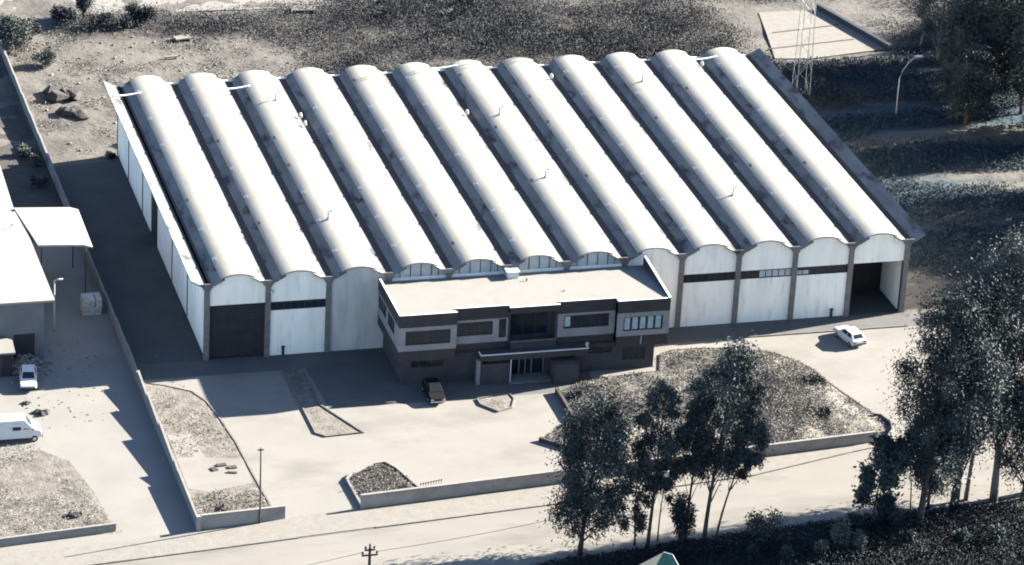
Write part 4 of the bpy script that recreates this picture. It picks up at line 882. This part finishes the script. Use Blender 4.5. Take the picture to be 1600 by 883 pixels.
# ------------------------------------------------------------------ vehicles
def wheel(parent, x, y, z, r, axis, w=.18):
    b = MB(); b.lathe_x((x, y, z), [(r * .55, -w / 2), (r * .93, -w / 2), (r, -w * .3), (r, w * .3), (r * .93, w / 2), (r * .55, w / 2)], 18, axis); o = b.build('wheel', 'tyre', parent, smooth=False)
    b = MB(); b.lathe_x((x, y, z), [(r * .2, -w * .56), (r * .56, -w * .53), (r * .56, w * .53), (r * .2, w * .56)], 14, axis); b.build('rim', 'chrome', o)
def hatchback(label, loc, rot, paint):
    """nose towards +y"""
    t_ = thing('car', label, 'car')
    def loft(secs, name, m, parent=t_, bevel=.0):
        b = MB(); n = len(secs[0])
        vs_ = [p for s in secs for p in s]; fs_ = []
        for i in range(len(secs) - 1):
            for k in range(n): fs_.append((i * n + k, i * n + (k + 1) % n, (i + 1) * n + (k + 1) % n, (i + 1) * n + k))
        fs_ += [tuple(range(n)), tuple(range((len(secs) - 1) * n + n - 1, (len(secs) - 1) * n - 1, -1))]
        b.add(vs_, fs_); return b.build(name, m, parent, fix=True, bevel=bevel)
    def sec(y, hw, zb, zt, hwt): return [(-hw * .94, y, zb), (-hw, y, zb + .16), (-hw, y, zt - .22), (-hwt, y, zt), (hwt, y, zt), (hw, y, zt - .22), (hw, y, zb + .16), (hw * .94, y, zb)]
    loft([sec(-1.98, .74, .42, .82, .68), sec(-1.90, .79, .30, .90, .73), sec(-1.2, .81, .24, .92, .75), (sec(.3, .81, .24, .92, .75)), sec(.95, .81, .24, .90, .74), sec(1.75, .78, .28, .80, .70), sec(1.98, .72, .38, .70, .64)], 'body', paint, bevel=.012)
    cb = [(-.72, -1.78, .915), (.72, -1.78, .915), (.72, .92, .895), (-.72, .92, .895)]; ct = [(-.58, -1.32, 1.37), (.58, -1.32, 1.37), (.58, .18, 1.39), (-.58, .18, 1.39)]
    b = MB(); b.add(cb + ct, [(0, 3, 2, 1), (4, 5, 6, 7), (0, 1, 5, 4), (1, 2, 6, 5), (2, 3, 7, 6), (3, 0, 4, 7)]); b.build('cabin', paint, t_, fix=True, bevel=.035)
    def pane(name, q, k0, k1, e0, e1):
        q = [Vector(p) for p in q]; 
        def P(u, v): return (q[0].lerp(q[1], u)).lerp(q[3].lerp(q[2], u), v)
        nrm = (q[1] - q[0]).cross(q[3] - q[0]).normalized() * .014
        c = [P(k0, e0), P(k1, e0), P(k1, e1), P(k0, e1)]
        b = MB(); b.add([p + nrm for p in c] + [p - nrm for p in c], [(0, 1, 2, 3), (7, 6, 5, 4), (0, 4, 5, 1), (1, 5, 6, 2), (2, 6, 7, 3), (3, 7, 4, 0)]); b.build(name, 'glass', t_, fix=True)
    pane('rear_window', (cb[0], cb[1], ct[1], ct[0]), .1, .9, .14, .88); pane('windscreen', (cb[2], cb[3], ct[3], ct[2]), .07, .93, .1, .92)
    for a, c_, d_, e in ((cb[3], cb[0], ct[0], ct[3]), (cb[1], cb[2], ct[2], ct[1])):
        f0, f1 = ((.14, .52), (.56, .86)) if a is cb[3] else ((.48, .86), (.14, .44))
        pane('side_window', (a, c_, d_, e), f0[0], f0[1], .12, .88); pane('side_window', (a, c_, d_, e), f1[0], f1[1], .12, .88)
    for y in (-1.25, 1.22):
        for x in (-.74, .74): wheel(t_, x, y, .28, .28, (1, 0, 0))
    b = MB(); b.box(-.76, .76, -2.06, -1.97, .40, .54); b.build('bumper', 'dark_metal', t_, bevel=.02)
    b = MB(); b.box(-.74, .74, 1.97, 2.07, .38, .52); b.build('bumper', 'dark_metal' if paint == 'car_white' else 'chrome', t_, bevel=.02)
    for x in (-.55, .55):
        b = MB(); b.box(x - .15, x + .15, 1.93, 2.0, .55, .67); b.build('headlight', 'lamp_glass', t_, bevel=.01)
        b = MB(); b.box(x * 1.1 - .12, x * 1.1 + .12, -2.0, -1.94, .62, .78); b.build('tail_light', 'dark_door', t_, bevel=.01)
    b = MB(); b.box(-.24, .24, -2.0, -1.975, .58, .70); b.build('number_plate', 'white_metal', t_)
    t_.location = loc; t_.rotation_euler = (0, 0, rot); return t_
hatchback('white hatchback parked alone in the sun before the end bays of the shed', (64.35, -5.7, 0), rad(11), 'car_white')
hatchback('dark car parked in the shade before the office', (20.0, -11.3, 0), rad(178), 'car_dark')
hatchback('pale car standing beside the rubble and the small hut', (-17.6, -2.4, 0), rad(172), 'car_white')
vn = thing('van', 'white box van with louvred side windows parked on the bare lot', 'van', (-21, -13.6, 0))
b = MB(); pr = [(-23.2, .45), (-23.25, 2.0), (-23.1, 2.25), (-19.75, 2.25), (-19.55, 2.18), (-18.85, 1.35), (-18.25, 1.15), (-18.1, .95), (-18.08, .45)]
y0, y1 = -14.5, -12.7
n = len(pr); vs_ = [(x, y0 + (.14 if z > 1.5 else 0), z) for x, z in pr] + [(x, y1 - (.14 if z > 1.5 else 0), z) for x, z in pr]
b.add(vs_, [tuple(range(n)), tuple(range(2 * n - 1, n - 1, -1))] + [(i, (i + 1) % n, n + (i + 1) % n, n + i) for i in range(n)]); b.build('body', 'car_white', vn, fix=True, bevel=.03)
b = MB(); b.add([(-19.46, y0 + .22, 2.10), (-18.86, y0 + .14, 1.39), (-18.86, y1 - .14, 1.39), (-19.46, y1 - .22, 2.10), (-19.50, y0 + .22, 2.06), (-18.9, y0 + .14, 1.35), (-18.9, y1 - .14, 1.35), (-19.50, y1 - .22, 2.06)], [(0, 1, 2, 3), (7, 6, 5, 4), (0, 4, 5, 1), (1, 5, 6, 2), (2, 6, 7, 3), (3, 7, 4, 0)]); b.build('windscreen', 'glass', vn, fix=True)
b = MB(); b.box(-20.75, -20.0, y0 - .006, y0 + .2, 1.30, 1.62); b.build('side_window', 'glass', vn)
b = MB(); b.box(-20.7, -20.05, y0 + .09, y0 + .25, 1.72, 1.95); b.build('side_window', 'glass', vn)
b = MB(); b.add([(-19.75, y0 + .0, 1.35), (-19.0, y0 - .0, 1.35), (-19.42, y0 + .125, 1.95), (-19.75, y0 + .125, 1.95), (-19.75, y0 + .1, 1.35), (-19.0, y0 + .1, 1.35), (-19.42, y0 + .2, 1.95), (-19.75, y0 + .2, 1.95)], [(0, 1, 2, 3), (7, 6, 5, 4), (0, 4, 5, 1), (1, 5, 6, 2), (2, 6, 7, 3), (3, 7, 4, 0)]); b.build('cab_window', 'glass', vn, fix=True)
for x in (-22.4, -18.75):
    for y in (y0 + .06, y1 - .06): wheel(vn, x, y, .32, .32, (0, 1, 0))
b = MB(); b.box(-18.1, -17.98, y0 + .05, y1 - .05, .42, .6); b.build('bumper', 'dark_metal', vn)
for y in (y0 + .3, y1 - .3):
    b = MB(); b.box(-18.12, -18.06, y - .12, y + .12, .72, .9); b.build('headlight', 'lamp_glass', vn)
b = MB(); b.tube([(-18.95, y0 + .02, 1.35), (-18.9, y0 - .15, 1.42)], .02, 5); b.box(-18.95, -18.87, y0 - .28, y0 - .12, 1.3, 1.55); b.build('wing_mirror', 'dark_metal', vn)

# ------------------------------------------------------------------ poles, mast, lamp, court, kiosk
po = thing('utility_pole', 'slim dark pole standing by the short street wall', 'pole', (-1.4, -33.5, 0))
b = MB(); b.tube([(-1.4, -33.45, -.2), (-1.5, -33.45, 7.6)], [.10, .06], 8); b.build('shaft', 'wood', po)
b = MB(); b.box(-1.78, -1.22, -33.5, -33.4, 7.35, 7.45); b.build('crossarm', 'wood', po)
pw = thing('power_pole', 'power pole top with clustered insulators rising over the street', 'pole', (4.6, -50, 0))
b = MB(); b.tube([(4.6, -50, -.3), (4.6, -50, 6.1)], [.16, .12], 8); b.build('shaft', 'wood', pw)
b = MB(); b.box(3.9, 5.3, -50.06, -49.94, 5.25, 5.37); b.box(4.15, 5.05, -50.06, -49.94, 5.75, 5.87); b.build('crossarm', 'wood', pw)
for dx, z in ((-.62, 5.37), (.62, 5.37), (-.38, 5.87), (.38, 5.87), (0, 6.1)):
    b = MB(); b.tube([(4.6 + dx, -50, z), (4.6 + dx, -50, z + .1), (4.6 + dx, -50, z + .13), (4.6 + dx, -50, z + .3)], [.05, .05, .12, .08], 8); b.build('insulator', 'dark_metal', pw)
wr = MB()
def sag(a, c, s, n=14): return [tuple(Vector(a).lerp(Vector(c), i / n) - Vector((0, 0, s * 4 * (i / n) * (1 - i / n)))) for i in range(n + 1)]
wr.tube(sag((5.22, -50, 5.62), (33.5, -44.0, 6.0), .5), .022, 5)
tag(wr.build('power_cable', 'dark_metal'), 'thin cable strung from the power pole to the street trees', 'cable')
wr = MB(); wr.tube(sag((3.98, -50, 5.62), (-40, -58, 5.5), .6), .022, 5)
tag(wr.build('power_cable', 'dark_metal'), 'thin cable running from the power pole away along the street', 'cable')
ma = thing('lattice_mast', 'tall pale steel lattice mast rising behind the last vault', 'mast', (81.4, 58.2, 0))
base = [(-.85, -.85), (.85, -.85), (.85, .85), (-.85, .85)]; HT = 34.0
b = MB()
for bx_, by_ in base: b.tube([(81.4 + bx_, 58.2 + by_, -.2), (81.4 + bx_ * .35, 58.2 + by_ * .35, HT)], .045, 5)
b.build('leg', 'galv', ma)
b = MB()
for j in range(20):
    z0, z1 = HT * j / 20, HT * (j + 1) / 20; s0, s1 = 1 - .65 * z0 / HT, 1 - .65 * z1 / HT
    for q in range(4):
        a, c = base[q], base[(q + 1) % 4]
        if j % 2: a, c = c, a
        b.tube([(81.4 + a[0] * s0, 58.2 + a[1] * s0, z0), (81.4 + c[0] * s1, 58.2 + c[1] * s1, z1)], .020, 4)
b.build('bracing', 'galv', ma)
la = thing('street_lamp', 'curved-arm street lamp in the shade before the wood', 'street lamp', (90.6, 51, 0))
b = MB(); b.tube([(90.6, 51, -.2), (90.6, 51, 4.6), (90.9, 51, 5.6), (91.6, 51, 6.6), (92.4, 51.1, 7.2)], [.10, .08, .07, .06, .05], 8); b.build('pole', 'galv', la, smooth=True)
b = MB(); b.obox((92.75, 51.1), (1, .05), .9, .32, 7.12, 7.30); b.build('lamp_head', 'lamp_glass', la, bevel=.04)
b = MB(); b.tube([(101.2, 71.2, -.1), (101.9, 71.4, 3.0), (102.3, 71.5, 6.0)], [.13, .11, .08], 7); tag(b.build('bare_pole', 'pale_bark'), 'pale bare pole at the edge of the wood', 'pole')
sheet('court_pavement', [(82.4, 70.3), (86.8, 69.7), (96.9, 71.6), (94.0, 85.6), (85.5, 85.7), (84, 78)], .06, 'pavement')
for a, c in (((82.6, 73.4), (94.2, 75.2)), ((84.9, 78.6), (94.0, 80.2))):
    struct(strip([a, c], .30, .02, .09).build('court_line', 'dark_soil', fix=True))
tag(strip([(93.4, 86), (97.4, 71.2)], .5, 0, .7).build('court_wall', 'dark_metal', fix=True), 'dark low wall closing off the pale court', 'wall')
ki = thing('kiosk', 'pyramid-roofed kiosk with one cream side and one teal side', 'kiosk', (28.6, -55.5, 0))
ax, ay, az = 29.75, -53.2, 5.0
c0, c1, c2, c3 = (24.4, -54.6, 3.4), (26.0, -57.6, 3.0), (31.2, -55.3, 3.4), (29.9, -52.2, 3.9)
b = MB(); b.add([(ax, ay, az), c0, c1, (ax, ay, az - .08), (c0[0], c0[1], c0[2] - .08), (c1[0], c1[1], c1[2] - .08)], [(0, 1, 2), (5, 4, 3), (0, 3, 4, 1), (1, 4, 5, 2), (2, 5, 3, 0)]); b.build('roof_panel', 'cream', ki, fix=True)
b = MB(); e1 = (30.55, -53.3, 4.75); b.add([(ax, ay, az), c1, c2, e1, (ax, ay, az - .08), (c1[0], c1[1], c1[2] - .08), (c2[0], c2[1], c2[2] - .08), (e1[0], e1[1], e1[2] - .08)], [(0, 1, 2, 3), (7, 6, 5, 4), (0, 4, 5, 1), (1, 5, 6, 2), (2, 6, 7, 3), (3, 7, 4, 0)]); b.build('roof_panel', 'teal', ki, fix=True)
b = MB(); b.tube([(ax, ay, az), e1, c2], .028, 6); b.build('edge_trim', 'white_metal', ki)
b = MB(); b.prism([(25.2, -54.6), (26.4, -57.0), (30.8, -55.2), (29.6, -53.0)], 0, 3.0); b.build('wall', 'teal', ki, fix=True)
# far road behind the scrub
sheet('far_road', [(-60, 97.0), (30, 94.5), (46, 96.2), (70, 99.5), (160, 104), (160, 112), (60, 108), (-60, 106)], .06, 'lot')
